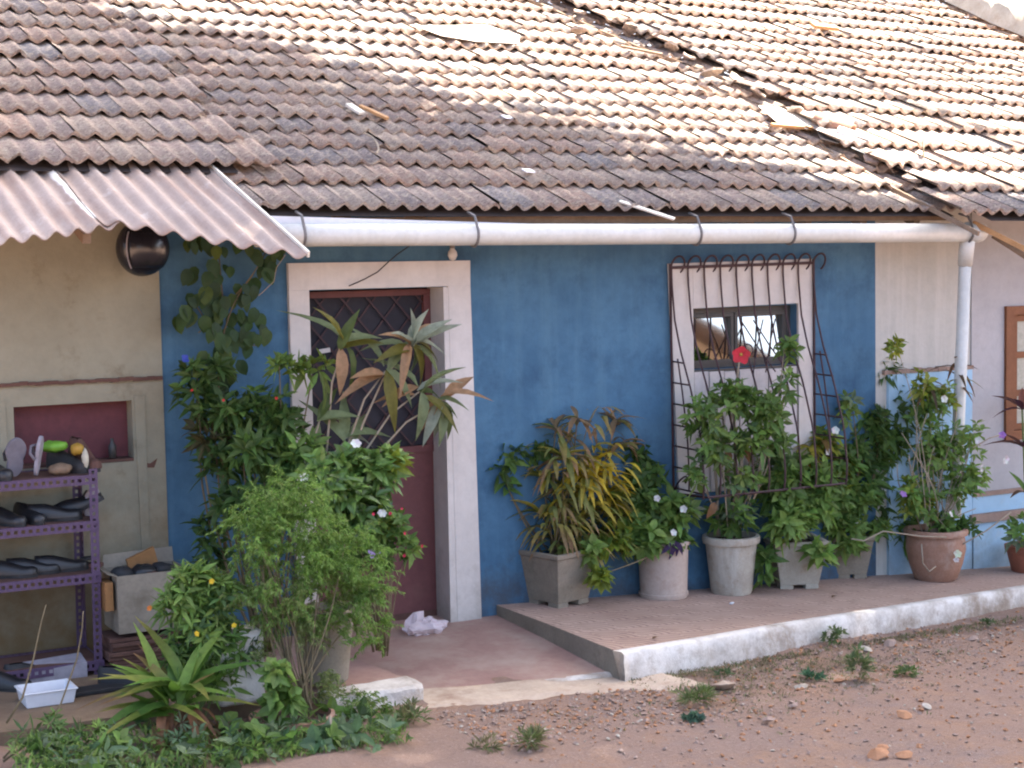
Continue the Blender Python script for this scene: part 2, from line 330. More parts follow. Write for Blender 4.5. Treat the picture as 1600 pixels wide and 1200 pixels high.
# ------------------------------------------------------------------ levels of the site (everything falls a little to the right)
def porch_z(x): return 0.03-0.047*(x-4.64)
PN = (0.047, 0, 1.0); PP = (4.64, 0, 0.03)
def onPorch(px, py): return onP(px, py, PP, PN)
def land_z(x, y): return -0.035+0.055*y
LFZ = 0.04
def ground_z(x, y):
    xx = min(max(x, -2), 12)
    return -0.135-0.037*(xx-4.8)-(0.07 if False else 0.0)
# ground sheet
def ground():
    xs = np.concatenate([[-150, -60, -25, -12, -6, -3], np.arange(-1, 10.5, 0.05), [11.5, 13, 16, 22, 35, 70, 160]])
    ys = np.concatenate([[-150, -60, -30, -18, -12, -9, -7, -6], np.arange(-5, 0.3, 0.05), [1, 4, 10, 30, 80, 160]])
    vs = []; fs = []
    for y in ys:
        for x in xs:
            h = ground_z(x, y)
            if -1 < x < 10.6 and -5 < y < 0.3: h += 0.022*nz(x*1.3, y*1.3)+0.014*nz(x*5, y*5, 3)+0.008*nz(x*14, y*14, 5)
            vs.append((x, y, h))
    nx = len(xs)
    for j in range(len(ys)-1):
        for i in range(nx-1): fs.append((j*nx+i, j*nx+i+1, (j+1)*nx+i+1, (j+1)*nx+i))
    mb = MB(); mb.add(vs, fs); return mb.build('ground', M['ground'], smooth=True, kind='structure')
ground()

# right porch, its whitewashed kerb
KF = [onPorch(*p) for p in ((972, 1021), (1100, 1000), (1250, 974), (1430, 946), (1600, 919))]
dx = (KF[-1]-KF[-2]); KF.append(KF[-1]+dx*2.5)
PL = 4.66
mb = MB(); top = [(PL, 0.25), (PL+0.01, -0.6)]+[(p[0], p[1]+0.02) for p in KF]+[(KF[-1][0], 0.25)]
n = len(top)
mb.add([(x, y, porch_z(x)) for x, y in top]+[(x, y, porch_z(x)-0.5) for x, y in top], [tuple(range(n))]+[(i, i+n, (i+1) % n+n, (i+1) % n) for i in range(n)])
o = mb.build('porch_floor', [M['porch'], M['cement']], kind='structure')
for q_ in o.data.polygons[1:]: q_.material_index = 1
def kerb(pts, name, h, mat, w=0.075, step=0.05, seed=0.0, zf=None, ret=0.0):
    P = []
    for a, b in zip(pts[:-1], pts[1:]):
        a = np.array(a[:2]); b = np.array(b[:2]); k = max(1, int(np.linalg.norm(b-a)/step))
        P += [a+(b-a)*i/k for i in range(k)]
    P.append(np.array(pts[-1][:2]))
    mb = MB(); vs = []; fs = []
    prof = [(w, 0.002), (w*0.55, 0.006), (0.010, 0.006), (-0.006, -0.006), (-0.014, -0.05), (-0.02, -h*0.7), (-0.028, -h-0.08)]   # (inwards, up)
    m_ = len(prof)
    for i, p in enumerate(P):
        d = P[min(i+1, len(P)-1)]-P[max(i-1, 0)]; d = d/np.linalg.norm(d); nrm = np.array([-d[1], d[0]])
        for j, (a, z) in enumerate(prof):
            k = 0.010*nz(p[0]*7, j*0.7, seed)+0.008*nz(p[0]*23, j*1.9, seed+4)
            q = p+nrm*(a+(k if j else 0)); vs.append((q[0], q[1], zf(p[0], p[1])+z+(0.006*nz(p[0]*9, j, seed+9) if j else 0)))
    for i in range(len(P)-1):
        for j in range(m_-1): fs.append((i*m_+j, i*m_+j+1, (i+1)*m_+j+1, (i+1)*m_+j))
    fs.append(tuple(range(m_))); fs.append(tuple(range((len(P)-1)*m_+m_-1, (len(P)-1)*m_-1, -1)))
    mb.add(vs, fs); return mb.build(name, mat, smooth=True, kind='structure')
kerb(KF, 'kerb', 0.17, M['whitewash'], zf=lambda x, y: porch_z(x))
# door landing
LF = [onP(*p, (0, 0, -0.035), (0, -0.055, 1)) for p in ((640, 1092), (668, 1086), (760, 1078), (860, 1066), (985, 1050))]
mb = MB(); top = [(3.0, 0.25), (LF[0][0]-0.2, LF[0][1])]+[(p[0], p[1]+0.02) for p in LF]+[(PL+0.12, LF[-1][1]+0.05), (PL+0.02, 0.25)]
n = len(top)
mb.add([(x, y, land_z(x, y)) for x, y in top]+[(x, y, -0.5) for x, y in top], [tuple(range(n))]+[(i, i+n, (i+1) % n+n, (i+1) % n) for i in range(n)])
mb.build('door_landing', M['landing'], kind='structure')
kerb(LF, 'landing_kerb', 0.08, M['whitewash'], w=0.07, seed=20, zf=land_z)
# left porch floor
SZ = LFZ-0.035; LE = onP(659, 1069, (0, 0, SZ), (0, 0, 1)); LW = onP(0, 1146, (0, 0, LFZ), (0, 0, 1)); LB = onP(546, 1024, (0, 0, SZ), (0, 0, 1))
mb = MB(); top = [(-0.5, 0.25), (-0.5, LW[1]+0.1), (2.93, LE[1]+0.06), (2.93, 0.25)]; n = len(top)
mb.add([(x, y, LFZ) for x, y in top]+[(x, y, -0.5) for x, y in top], [tuple(range(n))]+[(i, i+n, (i+1) % n+n, (i+1) % n) for i in range(n)])
mb.build('left_porch_floor', M['left_floor'], kind='structure')
mb = MB(); sx0, sx1, sy0 = 2.98, LE[0]+0.012, LE[1]-0.012; N_ = 18
vs = []; fs = []; pf = [(0.20, 0.004), (0.10, 0.008), (0.015, 0.004), (0.0, -0.015), (-0.004, -0.06), (-0.012, -0.12), (-0.02, -0.22)]
for i in range(N_+1):
    x = sx0+(sx1-sx0)*i/N_; e_ = 0.02*max(0, 1-(N_-i)/1.5)
    for j, (a_, z_) in enumerate(pf): vs.append((x+0.012*nz(j*2.1, i*.9, 5), sy0-.05*(1-i/N_)+a_+(0.012*nz(x*9, j*1.3, 2) if j else 0)+e_, SZ+z_+0.008*nz(x*13, j*.8, 7)-e_*.4))
for i in range(N_):
    for j in range(6): fs.append((i*7+j, i*7+j+1, (i+1)*7+j+1, (i+1)*7+j))
fs.append(tuple(range(N_*7+6, N_*7-1, -1))); fs.append(tuple(range(7)))
mb.add(vs, fs); mb.build('step_kerb', M['whitewash'], kind='structure')
mb = MB(); top = [(2.934, 0.05), (2.934, LE[1]+0.13), (LE[0]-.02, LE[1]+.10), (LB[0], LB[1]), (LB[0]-.05, 0.05)]; n = len(top)
mb.add([(x, y, SZ) for x, y in top]+[(x, y, -0.5) for x, y in top], [tuple(range(n))]+[(i, i+n, (i+1) % n+n, (i+1) % n) for i in range(n)])
mb.build('step_top', M['landing'], kind='structure')
# sandy apron before the landing
mb = MB(); vs = []; fs = []; nxs, nys = 44, 12
for j in range(nys):
    for i in range(nxs):
        x = 3.2+2.0*i/(nxs-1); ty = j/(nys-1); y0 = LF[0][1]+(LF[-1][1]-LF[0][1])*min(1, max(0, (x-LF[0][0])/(LF[-1][0]-LF[0][0])))
        y = y0+0.05-ty*(0.42+0.10*nz(x*2.3, 1.0)+0.05*nz(x*8, 4.0)); edge = min(1, (1-ty)*5, i/4, (nxs-1-i)/6)
        vs.append((x, y, ground_z(x, y)-0.03+edge*(0.042+0.012*nz(x*4, y*4))))
for j in range(nys-1):
    for i in range(nxs-1): fs.append((j*nxs+i+1, j*nxs+i, (j+1)*nxs+i, (j+1)*nxs+i+1))
mb.add(vs, fs); mb.build('apron', M['apron'], smooth=True, kind='structure')

# ------------------------------------------------------------------ houses: walls
blue_house = thing('house', 'blue painted house with maroon door and barred window under the long tiled roof', 'house', (3.9, 0, 0))
cream_house = thing('house', 'cream house with stained wall, corrugated awning and shoe rack in front', 'house', (1.9, 0, 0))
pale_house = thing('house', 'pale house with sky blue dado and brown wooden window past the downpipe', 'house', (8.6, 0, 0))
def wall(name, parent, mat, x0, x1, z0, z1, holes=(), y0=0.0, y1=0.25):
    xs = sorted({x0, x1}|{h[0] for h in holes}|{h[1] for h in holes}); zs = sorted({z0, z1}|{h[2] for h in holes}|{h[3] for h in holes})
    mb = MB(); inh = lambda x, z: any(h[0] < x < h[1] and h[2] < z < h[3] for h in holes)
    idx = {}
    def vi(x, y, z):
        k = (x, y, z)
        if k not in idx: idx[k] = len(mb.v); mb.v.append(k); mb.c.append((1, 1, 1))
        return idx[k]
    cell = lambda i, j: 0 <= i < len(xs)-1 and 0 <= j < len(zs)-1 and not inh((xs[i]+xs[i+1])/2, (zs[j]+zs[j+1])/2)
    for i in range(len(xs)-1):
        for j in range(len(zs)-1):
            if not cell(i, j): continue
            a, b, c, d = xs[i], xs[i+1], zs[j], zs[j+1]
            mb.f.append((vi(a, y0, c), vi(b, y0, c), vi(b, y0, d), vi(a, y0, d))); mb.f.append((vi(a, y1, d), vi(b, y1, d), vi(b, y1, c), vi(a, y1, c)))
            if not cell(i-1, j): mb.f.append((vi(a, y0, c), vi(a, y0, d), vi(a, y1, d), vi(a, y1, c)))
            if not cell(i+1, j): mb.f.append((vi(b, y0, d), vi(b, y0, c), vi(b, y1, c), vi(b, y1, d)))
            if not cell(i, j-1): mb.f.append((vi(a, y0, c), vi(a, y1, c), vi(b, y1, c), vi(b, y0, c)))
            if not cell(i, j+1): mb.f.append((vi(a, y0, d), vi(b, y0, d), vi(b, y1, d), vi(a, y1, d)))
    return mb.build(name, mat, parent)
XB0, XB1, XB2 = 2.607, 7.675, 8.556
DX0, DX1, DZ1 = 3.476, 4.345, 2.003
WX0, WX1, WZ0, WZ1 = 6.135, 6.992, 1.412, 1.815
wall('wall', blue_house, M['blue'], XB0+0.003, XB1, -0.4, 2.56, [(DX0, DX1, -0.3, DZ1), (WX0, WX1, WZ0, WZ1)])
wall('wall', cream_house, M['cream'], -0.6, XB0, -0.4, 2.58, [(1.794, 2.430, 1.095, 1.43)], y0=-0.012)
wall('wall', pale_house, M['pale'], XB1+0.003, XB2, -0.5, 2.52, y0=0.004)
wall('wall', pale_house, M['lilac'], XB2+0.003, 14.0, -0.6, 2.45, [(8.93, 9.75, 0.80, 1.69)], y0=-0.006)
# rooms behind
def room(parent, x0, x1, z0, z1, y0, y1, mat=None):
    mb = MB(); mb.add([(x0, y0, z0), (x1, y0, z0), (x1, y1, z0), (x0, y1, z0), (x0, y0, z1), (x1, y0, z1), (x1, y1, z1), (x0, y1, z1)],
                      [(0, 1, 2, 3), (7, 6, 5, 4), (2, 6, 7, 3), (1, 5, 6, 2), (0, 3, 7, 4)])
    return mb.build('room', mat or M['dark'], parent)
room(blue_house, XB0+.05, XB1-.05, -0.3, 2.5, 0.251, 3.5)
room(pale_house, XB2+.3, 11, -0.3, 2.5, 0.251, 3.0)
# cream wall: niche back, ledge crack, lower plaster edges
mb = MB(); mb.box((1.76, 0.10, 1.06), (2.46, 0.13, 1.46)); niche = mb.build('niche_back', M['red_fl'], cream_house)
mb = MB(); mb.box((1.796, -0.014, 1.0965), (2.428, 0.10, 1.112)); mb.build('niche_sill', M['brown_board'], cream_house)
mb = MB()
for i in range(42):                                     # broken edge of the drip ledge
    a = 0.9+i*0.0405; z = 1.553-0.006*(a-1.7)+0.006*nz(a*9, 0)
    mb.box((a, -0.012-0.022-0.008*nz(a*12, 3), z-0.010-0.006*abs(nz(a*17, 7))), (min(a+0.0402, XB0-.004), -0.0125, z+0.008+0.006*nz(a*14, 9)))
mb.build('drip_ledge', M['brown_board'], cream_house)
mb = MB(); mb.prismY([(2.44, 1.45), (2.50, 1.45), (2.50, 0.15), (2.46, 0.15)], -0.020, -0.0125)
mb.build('plaster_band', M['cream'], cream_house)
mb = MB(); mb.prismY([(1.70, 1.47), (1.75, 1.47), (1.76, 0.9), (1.71, 0.9)], -0.019, -0.0125); mb.build('plaster_band', M['cream'], cream_house)
mb = MB(); mb.prismY([(2.455, 1.085), (2.52, 1.075), (2.56, 1.10), (2.54, 1.05), (2.48, 1.055)], -0.0165, -0.0125); mb.build('plaster_patch', M['brown_board'], cream_house)

# door surround
def pz(*pts): return [tuple(onY(x, y, -0.03)[[0, 2]]) for x, y in pts]
def quadY(mb, pts, y0, y1): mb.prismY(pts, y0, y1)
mb = MB(); mb.prismY([(3.352, -0.12), (DX0+.004, -0.12), (DX0, 2.006), (3.354, 2.006)], -0.032, 0.0); fr = mb.build('door_surround', M['white_plaster'], blue_house)
mb = MB(); mb.prismY([(3.354, 2.007), (4.512, 2.007), (4.514, 2.158), (3.354, 2.163)], -0.034, 0.0); mb.build('surround_lintel', M['white_plaster'], fr)
mb = MB(); mb.prismY([(DX1+0.035, -0.12), (4.545, -0.12), (4.514, 2.006), (DX1+0.02, 2.006)], -0.030, 0.0); mb.build('surround_jamb', M['white_plaster'], fr)
mb = MB(); mb.box((DX1-0.012, -0.028, -0.12), (DX1+0.034, 0.20, DZ1-.001)); mb.build('door_reveal', M['white_plaster'], fr)
# the door: lower sheet, rails, diamond lattice
YD = 0.165
dz_mid = onY(640, 700, YD)[2]
door = MB().box((DX0-.03, YD, -0.03), (DX1-0.013, YD+0.03, dz_mid)).build('door', M['maroon'], blue_house)
mb = MB(); mb.box((DX0-.03, YD-0.012, dz_mid-0.03), (DX1-0.0135, YD-0.001, dz_mid+0.012)); mb.build('door_rail', M['maroon'], door)
mb = MB(); mb.box((DX0-.03, YD-0.01, dz_mid+0.013), (DX0+0.03, YD+0.03, DZ1-0.05)); mb.build('door_stile', M['maroon'], door)
mb = MB(); mb.box((DX1-0.058, YD-0.01, dz_mid+0.013), (DX1-0.0135, YD+0.03, DZ1-0.05)); mb.build('door_stile', M['maroon'], door)
mb = MB(); mb.box((DX0-.03, YD-0.011, DZ1-0.049), (DX1-0.0135, YD+0.03, DZ1-0.012)); mb.build('door_rail', M['maroon'], door)
mb = MB(); mb.box((DX0-.03, YD-0.004, -0.028), (DX1-0.0135, YD-0.0005, 0.012)); mb.build('kick_strip', M['brown_board'], door)
gx0, gx1, gz0, gz1 = DX0+0.03, DX1-0.058, dz_mid+0.013, DZ1-0.05
def clip_bar(c, sgn):
    # line x = c + sgn*(z-gz0)*0.85
    pts = []
    for i in range(101):
        z = gz0+(gz1-gz0)*i/100; x = c+sgn*(z-gz0)*0.85
        if gx0 <= x <= gx1: pts.append((x, z))
    return (pts[0], pts[-1]) if len(pts) > 3 else None
for sgn in (1, -1):
    for k in range(-9, 16):
        b = clip_bar(gx0+0.03+k*0.165, sgn)
        if b: MB().bar((b[0][0], YD+0.008+0.007*sgn, b[0][1]), (b[1][0], YD+0.008+0.007*sgn, b[1][1]), 0.004, 0.011, (0, 0, 1)).build('lattice_bar', M['iron'], door)
mb = MB(); mb.box((gx0, YD+0.024, gz0), (gx1, YD+0.027, gz1)); mb.build('interior_dark_panel', plain('dim_interior_navy', (0.020, 0.019, 0.027), 0.8), door)  # added panel whose navy colour stands for the dim room behind the lattice
p = onY(508, 548, YD-.02); mb = MB(); mb.obox((p[0], YD-0.015, p[2]), (0.034, 0, 0.004), (0, 0.001, 0), (-0.002, 0, 0.013)); mb.build('paper_tag', M['white_plaster'], door)
mb = MB(); mb.box((DX0-.0, YD+.04, -0.3), (DX1-.014, 0.249, -0.02)); mb.build('threshold', M['brown_board'], door)
# sill pieces beside the threshold
# window surround, shutters, sashes
w0 = MB().prismY([(6.012, 0.60), (6.142, 0.60), (WX0, WZ1+0.01), (WX0, 2.112), (5.952, 2.112)], -0.022, 0.0).build('window', M['white_plaster'], blue_house)
mb = MB(); mb.prismY([(WX1, 0.60), (7.125, 0.60), (7.117, 2.122), (WX1, 2.122)], -0.021, 0.0); mb.build('surround_jamb', M['white_plaster'], w0)
mb = MB(); mb.prismY([(WX0+.001, WZ1+0.001), (WX1-.001, WZ1+0.011), (WX1-.001, 2.120), (WX0+.001, 2.113)], -0.023, 0.0); mb.build('surround_lintel', M['white_plaster'], w0)
nb = 7
for i in range(nb):
    a = 6.146+(WX1-0.004-6.146)*i/nb; b = 6.146+(WX1-0.004-6.146)*(i+1)/nb-0.007
    mb = MB(); mb.box((a, -0.013-0.003*(i % 2), 0.60), (b, -0.001, WZ0-0.012-0.004*(i % 3))); bevel(mb.build('shutter_board', M['shutter'], w0), 0.003)
mb = MB(); mb.box((6.143, -0.003, 0.6), (WX1-.001, -0.0005, WZ0)); mb.build('shutter_backing', M['dark_frame'], w0)
mb = MB(); mb.box((WX0+.001, 0.07, WZ0+.001), (WX0+0.03, 0.11, WZ1-.001)); mb.box((WX1-0.05, 0.07, WZ0+.001), (WX1-.001, 0.11, WZ1-.001))
mb.box((WX0+0.0305, 0.07, WZ0+.001), (WX1-0.0505, 0.11, WZ0+0.03)); mb.box((WX0+0.0305, 0.07, WZ1-0.04), (WX1-0.0505, 0.11, WZ1-.001)); mb.build('window_frame', M['dark_frame'], w0)
def sash(x0, x1):
    mb = MB(); z0, z1 = WZ0+0.0305, WZ1-0.0405; t_ = 0.024
    mb.box((x0, 0.06, z0), (x0+t_, 0.095, z1)); mb.box((x1-t_, 0.06, z0), (x1, 0.095, z1)); mb.box((x0+t_+.0003, 0.06, z0), (x1-t_-.0003, 0.095, z0+t_)); mb.box((x0+t_+.0003, 0.06, z1-t_), (x1-t_-.0003, 0.095, z1))
    mb.build('sash', M['dark_frame'], w0)
    mb = MB(); tl = 0.031; xa, xb, za, zb_ = x0+t_+.001, x1-t_-.001, z0+t_+.001, z1-t_-.001; mb.hexa([(xa, 0.070, za), (xb, 0.070, za), (xb, 0.074, za), (xa, 0.074, za)], [(xa, 0.070+tl, zb_), (xb, 0.070+tl, zb_), (xb, 0.074+tl, zb_), (xa, 0.074+tl, zb_)]); mb.build('pane', M['mirror_glass'], w0)
mxm = 6.52
sash(WX0+0.031, mxm-0.004); sash(mxm+0.004, WX1-0.051)

# window basket grille
def bulge(z):
    zs = [0.60, 0.66, 0.75, 1.0, 1.3, 1.55, 1.75, 2.0, 2.2]; ys = [-0.36, -0.375, -0.38, -0.35, -0.245, -0.13, -0.065, -0.035, -0.035]
    return float(np.interp(z, zs, ys))
gr = MB(); gx = [5.962+(7.108-5.962)*i/9 for i in range(10)]
gr.tube([(5.962, -0.03, 0.62), (5.955, -0.03, 2.11)], 0.009, 6); gr.tube([(7.118, -0.03, 0.62), (7.114, -0.03, 2.12)], 0.009, 6); gr.bar((5.955, -0.03, 2.085), (7.114, -0.03, 2.095), 0.014, 0.02)
gr.tube([(5.962, -0.03, 0.62), (5.99, -0.37, 0.63), (7.09, -0.37, 0.63), (7.118, -0.03, 0.62)], 0.008, 6)
grille = gr.build('window_grille', M['iron'], blue_house)
for i, x in enumerate(gx):
    pts = [(x, bulge(z), z) for z in np.linspace(0.62, 2.10, 22)]
    r_ = 0.05
    pts += [(x+r_-r_*math.cos(a), -0.035-0.02*math.sin(a), 2.10+r_*1.15*math.sin(a)) for a in np.linspace(0.2, pi*1.32, 12)]
    MB().tube(pts, 0.0068, 6).build('bar', M['iron'], grille)
for xx, s_ in ((5.962, 1), (7.113, -1)):
    for k in range(7):
        z = 1.48-k*0.137
        if bulge(z) < -0.1: MB().tube([(xx, -0.03, z), (xx-0.004*s_, bulge(z), z-0.005)], 0.006, 6).build('rung', M['iron'], grille)
    MB().tube([(xx, -0.03+(bulge(z)+0.03)*0.52, z) for z in np.linspace(0.65, 1.5, 9)], 0.006, 6).build('bar', M['iron'], grille)
    MB().tube([(xx+0.03*s_*math.cos(a)+0.02*s_, -0.09-0.05*math.sin(a), 0.69+0.05*math.sin(a)) for a in np.linspace(0, 4.6, 12)], 0.006, 6).build('scroll', M['iron'], grille)
cx_ = onY(1190, 540, -0.12)
for s_ in (1, -1):
    for dxx in (-0.05, 0.05): MB().tube([(cx_[0]+dxx+s_*0.09*t, bulge(cx_[2]+0.17*t)-0.012, cx_[2]+0.17*t) for t in np.linspace(-1, 1, 9)], 0.005, 6).build('cross_bar', M['iron'], grille)
    MB().tube([(cx_[0]+s_*(0.13-0.045*math.cos(a)), bulge(cx_[2])-0.012, cx_[2]-0.03+0.045*math.sin(a)) for a in np.linspace(-0.6, 3.4, 12)], 0.005, 6).build('scroll', M['iron'], grille)

# rain gutter with brackets and slanting downpipe
gz = [(3.0, 2.315), (3.6, 2.312), (4.3, 2.306), (5.0, 2.300), (5.85, 2.293), (7.0, 2.286), (8.04, 2.279)]
gut = MB().tube([(x, -0.50, z) for x, z in gz], 0.063, 18).build('rain_gutter', M['pvc'], blue_house, smooth=True)
gut.data.polygons[-1].use_smooth = False; gut.data.polygons[-2].use_smooth = False
mb = MB(); mb.prismY([(3.0, 2.36), (5.15, 2.325), (5.15, 2.352), (3.0, 2.425)], -0.438, -0.424); mb.build('fascia_board', M['white_plastic'], gut)
for px, py in ((470, 355), (740, 368), (1087, 364), (1233, 362), (1510, 362)):
    x = onY(px, py, -0.5)[0]; zc = float(np.interp(x, [a for a, b in gz], [b for a, b in gz]))
    pts = [(x, -0.5-0.067*math.cos(a), zc+0.067*math.sin(a)) for a in np.linspace(-2.2, 0.6, 12)]+[(x, -0.52, zc+0.105), (x, -0.43, zc+0.13)]
    mb = MB()
    for a, b in zip(pts[:-1], pts[1:]): mb.bar(a, b, 0.022, 0.005, (1, 0, 0))
    mb = MB(); mb.tube([(p_[0]+0.0, p_[1], p_[2]) for p_ in pts], 0.0085, 5); mb.build('bracket', M['grey_bracket'], gut)
mb = MB(); mb.tube([(8.04, -0.50, 2.279), (8.12, -0.50, 2.279), (8.17, -0.50, 2.275), (8.20, -0.49, 2.262)], [0.070, 0.070, 0.066, 0.03], 16); mb.build('end_cap', M['pvc'], gut, smooth=True)
mb = MB(); mb.tube([(8.065, -0.49, 2.245), (8.07, -0.47, 2.17), (8.085, -0.44, 2.06)], [0.052, 0.052, 0.050], 14); mb.build('elbow', M['pvc'], gut, smooth=True)
mb = MB(); mb.tube([(8.075, -0.455, 2.10), (8.335, -0.085, 0.42), (8.345, -0.07, 0.25)], 0.043, 14); mb.build('downpipe', M['pvc'], gut, smooth=True)

# pale house: dado, plinth ledges, wooden window
def Z(px, py, y=0.0): return onY(px, py, y)[2]
da = MB().box((XB1+0.10, -0.022, -0.5), (XB2-0.004, 0.0035, 1.303)).build('dado', M['sky_blue'], pale_house)
mb = MB()
for i in range(22):
    a = XB1+0.06+i*0.0375; mb.box((a, -0.03-0.006*nz(a*20, 1), 1.3035), (a+0.0372, 0.0035, 1.332+0.012*nz(a*15, 2)))
mb.build('dado_cap', M['stone'], da)
mb = MB(); mb.box((XB2+0.004, -0.03, -0.6), (13.5, -0.0065, Z(1560, 812))); mb.build('plinth', M['sky_blue'], pale_house)
mb = MB(); mb.box((XB2-0.03, -0.052, Z(1560, 812)+.0005), (13.5, -0.0065, Z(1560, 798))); mb.build('plinth_ledge', M['stone'], pale_house)
mb = MB(); mb.box((XB2+.004, -0.018, Z(1560, 798)+.0008), (13.5, -0.0066, Z(1560, 772))); mb.build('plinth_band', M['sky_blue'], pale_house)
mb = MB(); mb.box((XB2+0.004, -0.026, Z(1560, 772)+.0005), (13.5, -0.0066, Z(1560, 765))); mb.build('ledge', M['stone'], pale_house)
win = MB(); 
win.box((8.875, -0.03, 0.76), (8.95, 0.12, 1.745)); win.box((9.73, -0.03, 0.76), (9.80, 0.12, 1.745)); win.box((8.951, -0.028, 1.68), (9.729, 0.12, 1.744)); win.box((8.951, -0.03, 0.761), (9.729, 0.12, 0.83))
wn = win.build('window', M['window_wood'], pale_house)
mb = MB(); mb.box((8.952, 0.0, 0.831), (9.01, 0.05, 1.679)); mb.box((9.32, 0.0, 0.831), (9.36, 0.05, 1.679)); mb.box((9.67, 0, .831), (9.728, .05, 1.679))
for z in (0.831, 1.08, 1.36, 1.63):
    mb.box((9.0105, 0.002, z), (9.3195, 0.048, z+0.045)); mb.box((9.3605, 0.002, z), (9.6695, 0.048, z+0.045))
mb.build('sash', M['window_wood'], wn)
for x0, x1 in ((9.0107, 9.3193), (9.3607, 9.6693)):
    for z0, z1 in ((0.8765, 1.0795), (1.1255, 1.3595), (1.4055, 1.6295)):
        MB().box((x0, 0.02, z0), (x1, 0.026, z1)).build('pane', M['frosted'], wn)

# ------------------------------------------------------------------ tiled roofs
WAVE = 0.118; TW = 2*WAVE; TL = 0.43
TILE_COLS = [(0.40, 0.30, 0.25), (0.43, 0.33, 0.265), (0.385, 0.295, 0.255), (0.45, 0.35, 0.275), (0.30, 0.255, 0.24), (0.41, 0.295, 0.235), (0.30, 0.275, 0.27), (0.45, 0.31, 0.24), (0.40, 0.325, 0.285), (0.43, 0.35, 0.29)]
def tile_geo(mb, Mx, col, nose, rnd):
    """one double-roll clay tile: local x across, y up the slope, z off the roof"""
    ns = 14; w_ = TW+0.032; pos = []
    chip = rnd.random() < 0.12; c0 = rnd.random()*w_
    def h(u, v):
        amp = 0.019 if v == 0 else 0.0065
        s_ = 0.5*math.cos(2*pi*u/WAVE)+0.5*(1-2*abs(math.sin(pi*u/WAVE)))
        return amp*s_+(nose if v == 0 else 0.004)
    rows = []
    for v in (0.0, TL):
        for i in range(ns+1):
            u = w_*i/ns; y = v
            if v == 0 and chip and abs(u-c0) < 0.035: y = 0.03
            rows.append((u, y, h(u, v)))
    for i in range(ns+1):
        u = w_*i/ns; y = rows[i][1]; rows.append((u, y+0.004, h(u, 0)-0.019))
    vs = [Mx @ Vector(p) for p in rows]; n1 = ns+1
    fs = [(i, i+1, n1+i+1, n1+i) for i in range(ns)]+[(2*n1+i, 2*n1+i+1, i+1, i) for i in range(ns)]
    mb.add(vs, fs, col)
tr = random.Random(3)
TILE_MESH = []
for c in TILE_COLS:
    for nose in (0.036, 0.042):
        mb = MB(); tile_geo(mb, Matrix.Identity(4), c, nose, tr)
        me = mb.mesh('tile', M['tile'])
        me.polygons.foreach_set('use_smooth', [i < 14 for i in range(len(me.polygons))]); TILE_MESH.append(me)
def roof(parent, rows, x0f, x1f, limit, slope_x=0.0, xref=5.0, seed=1, deck_pad=0.0, skip=None):
    """rows: list of (y,z) of each course's lower edge at x = xref; tiles run from x0f(y) to x1f(y)"""
    rr = random.Random(seed)
    mb = MB(); vs = []; fs = []
    for (y, z) in rows:
        a, b = x0f(y)+deck_pad, x1f(y)
        for x in (a, b): vs.append((x, y, z-0.030+slope_x*(x-xref)))
    for i in range(len(rows)-1): fs.append((2*i, 2*i+1, 2*i+3, 2*i+2))
    mb.add(vs, fs); deck = mb.build('roof', M['underside'], parent)  # dark sheet added under the tiles to stop light leaks and darken gaps
    items = []
    for k in range(len(rows)-1):
        (y, z), (y2, z2) = rows[k], rows[k+1]
        ang = math.atan2(z2-z, y2-y); ex = math.hypot(y2-y, z2-z)
        a, b = x0f(y), x1f(y); off = (WAVE if k % 2 else 0.0)+rr.uniform(-0.02, 0.02)
        start = math.floor(a/TW)*TW+off
        while start < a-TW*0.4: start += TW
        x = start
        # part tile at the left edge is left out: the verge is ragged, as on the house
        while x < b:
            zz = z+slope_x*(x-xref)
            if not (skip and skip(x, y, k, rr)):
                rot = Euler((ang-math.radians(1.2)+rr.gauss(0, 0.006), slope_x*-1+0.010+rr.gauss(0, 0.004), rr.gauss(0, 0.007))).to_matrix().to_4x4()
                sc = Matrix.Diagonal((1, max(1.0, (ex+0.10)/TL), 1, 1))
                mw = Matrix.Translation((x+rr.gauss(0, 0.004), y+rr.gauss(0, 0.007), zz+abs(rr.gauss(0, 0.003)))) @ rot @ sc
                items.append((mw, rr.randrange(len(TILE_MESH))))
            x += TW
    def score(it):
        p = it[0] @ Vector((TW/2, 0.15, 0)); px, py = proj(p)
        vis = -20 < px < 1620 and -25 < py < 420
        return pxm(p) if vis else -1
    items.sort(key=score, reverse=True)
    for mw, i in items[:limit]: inst(TILE_MESH[i], 'tile', deck, mw)
    if len(items) > limit:
        mb = MB()
        for mw, i in items[limit:]: tile_geo(mb, mw, TILE_COLS[i//2], 0.036 if i % 2 == 0 else 0.042, rr)
        o = mb.build('tiles', M['tile'], deck, kind='stuff')
        o.data.polygons.foreach_set('use_smooth', [(i % 28) < 14 for i in range(len(o.data.polygons))])
    return deck
def course(px, pys, p0, pitch, extra=4):
    n = (0, -math.sin(math.radians(pitch)), math.cos(math.radians(pitch)))
    out = [tuple(onP(px, py, p0, n)[1:]) for py in pys]
    dy = (out[-1][0]-out[-4][0])/3; dz = (out[-1][1]-out[-4][1])/3
    for i in range(extra): out.append((out[-1][0]+dy, out[-1][1]+dz))
    return out
MP0 = onY(700, 333, -0.46); MPITCH = 25.0
main_rows = course(533, [331, 293, 262, 237, 213, 192, 172, 152, 130, 110, 88, 68, 50, 32, 15, 0, -15], MP0, MPITCH, 3)
NM = (0, -math.sin(math.radians(MPITCH)), math.cos(math.radians(MPITCH)))
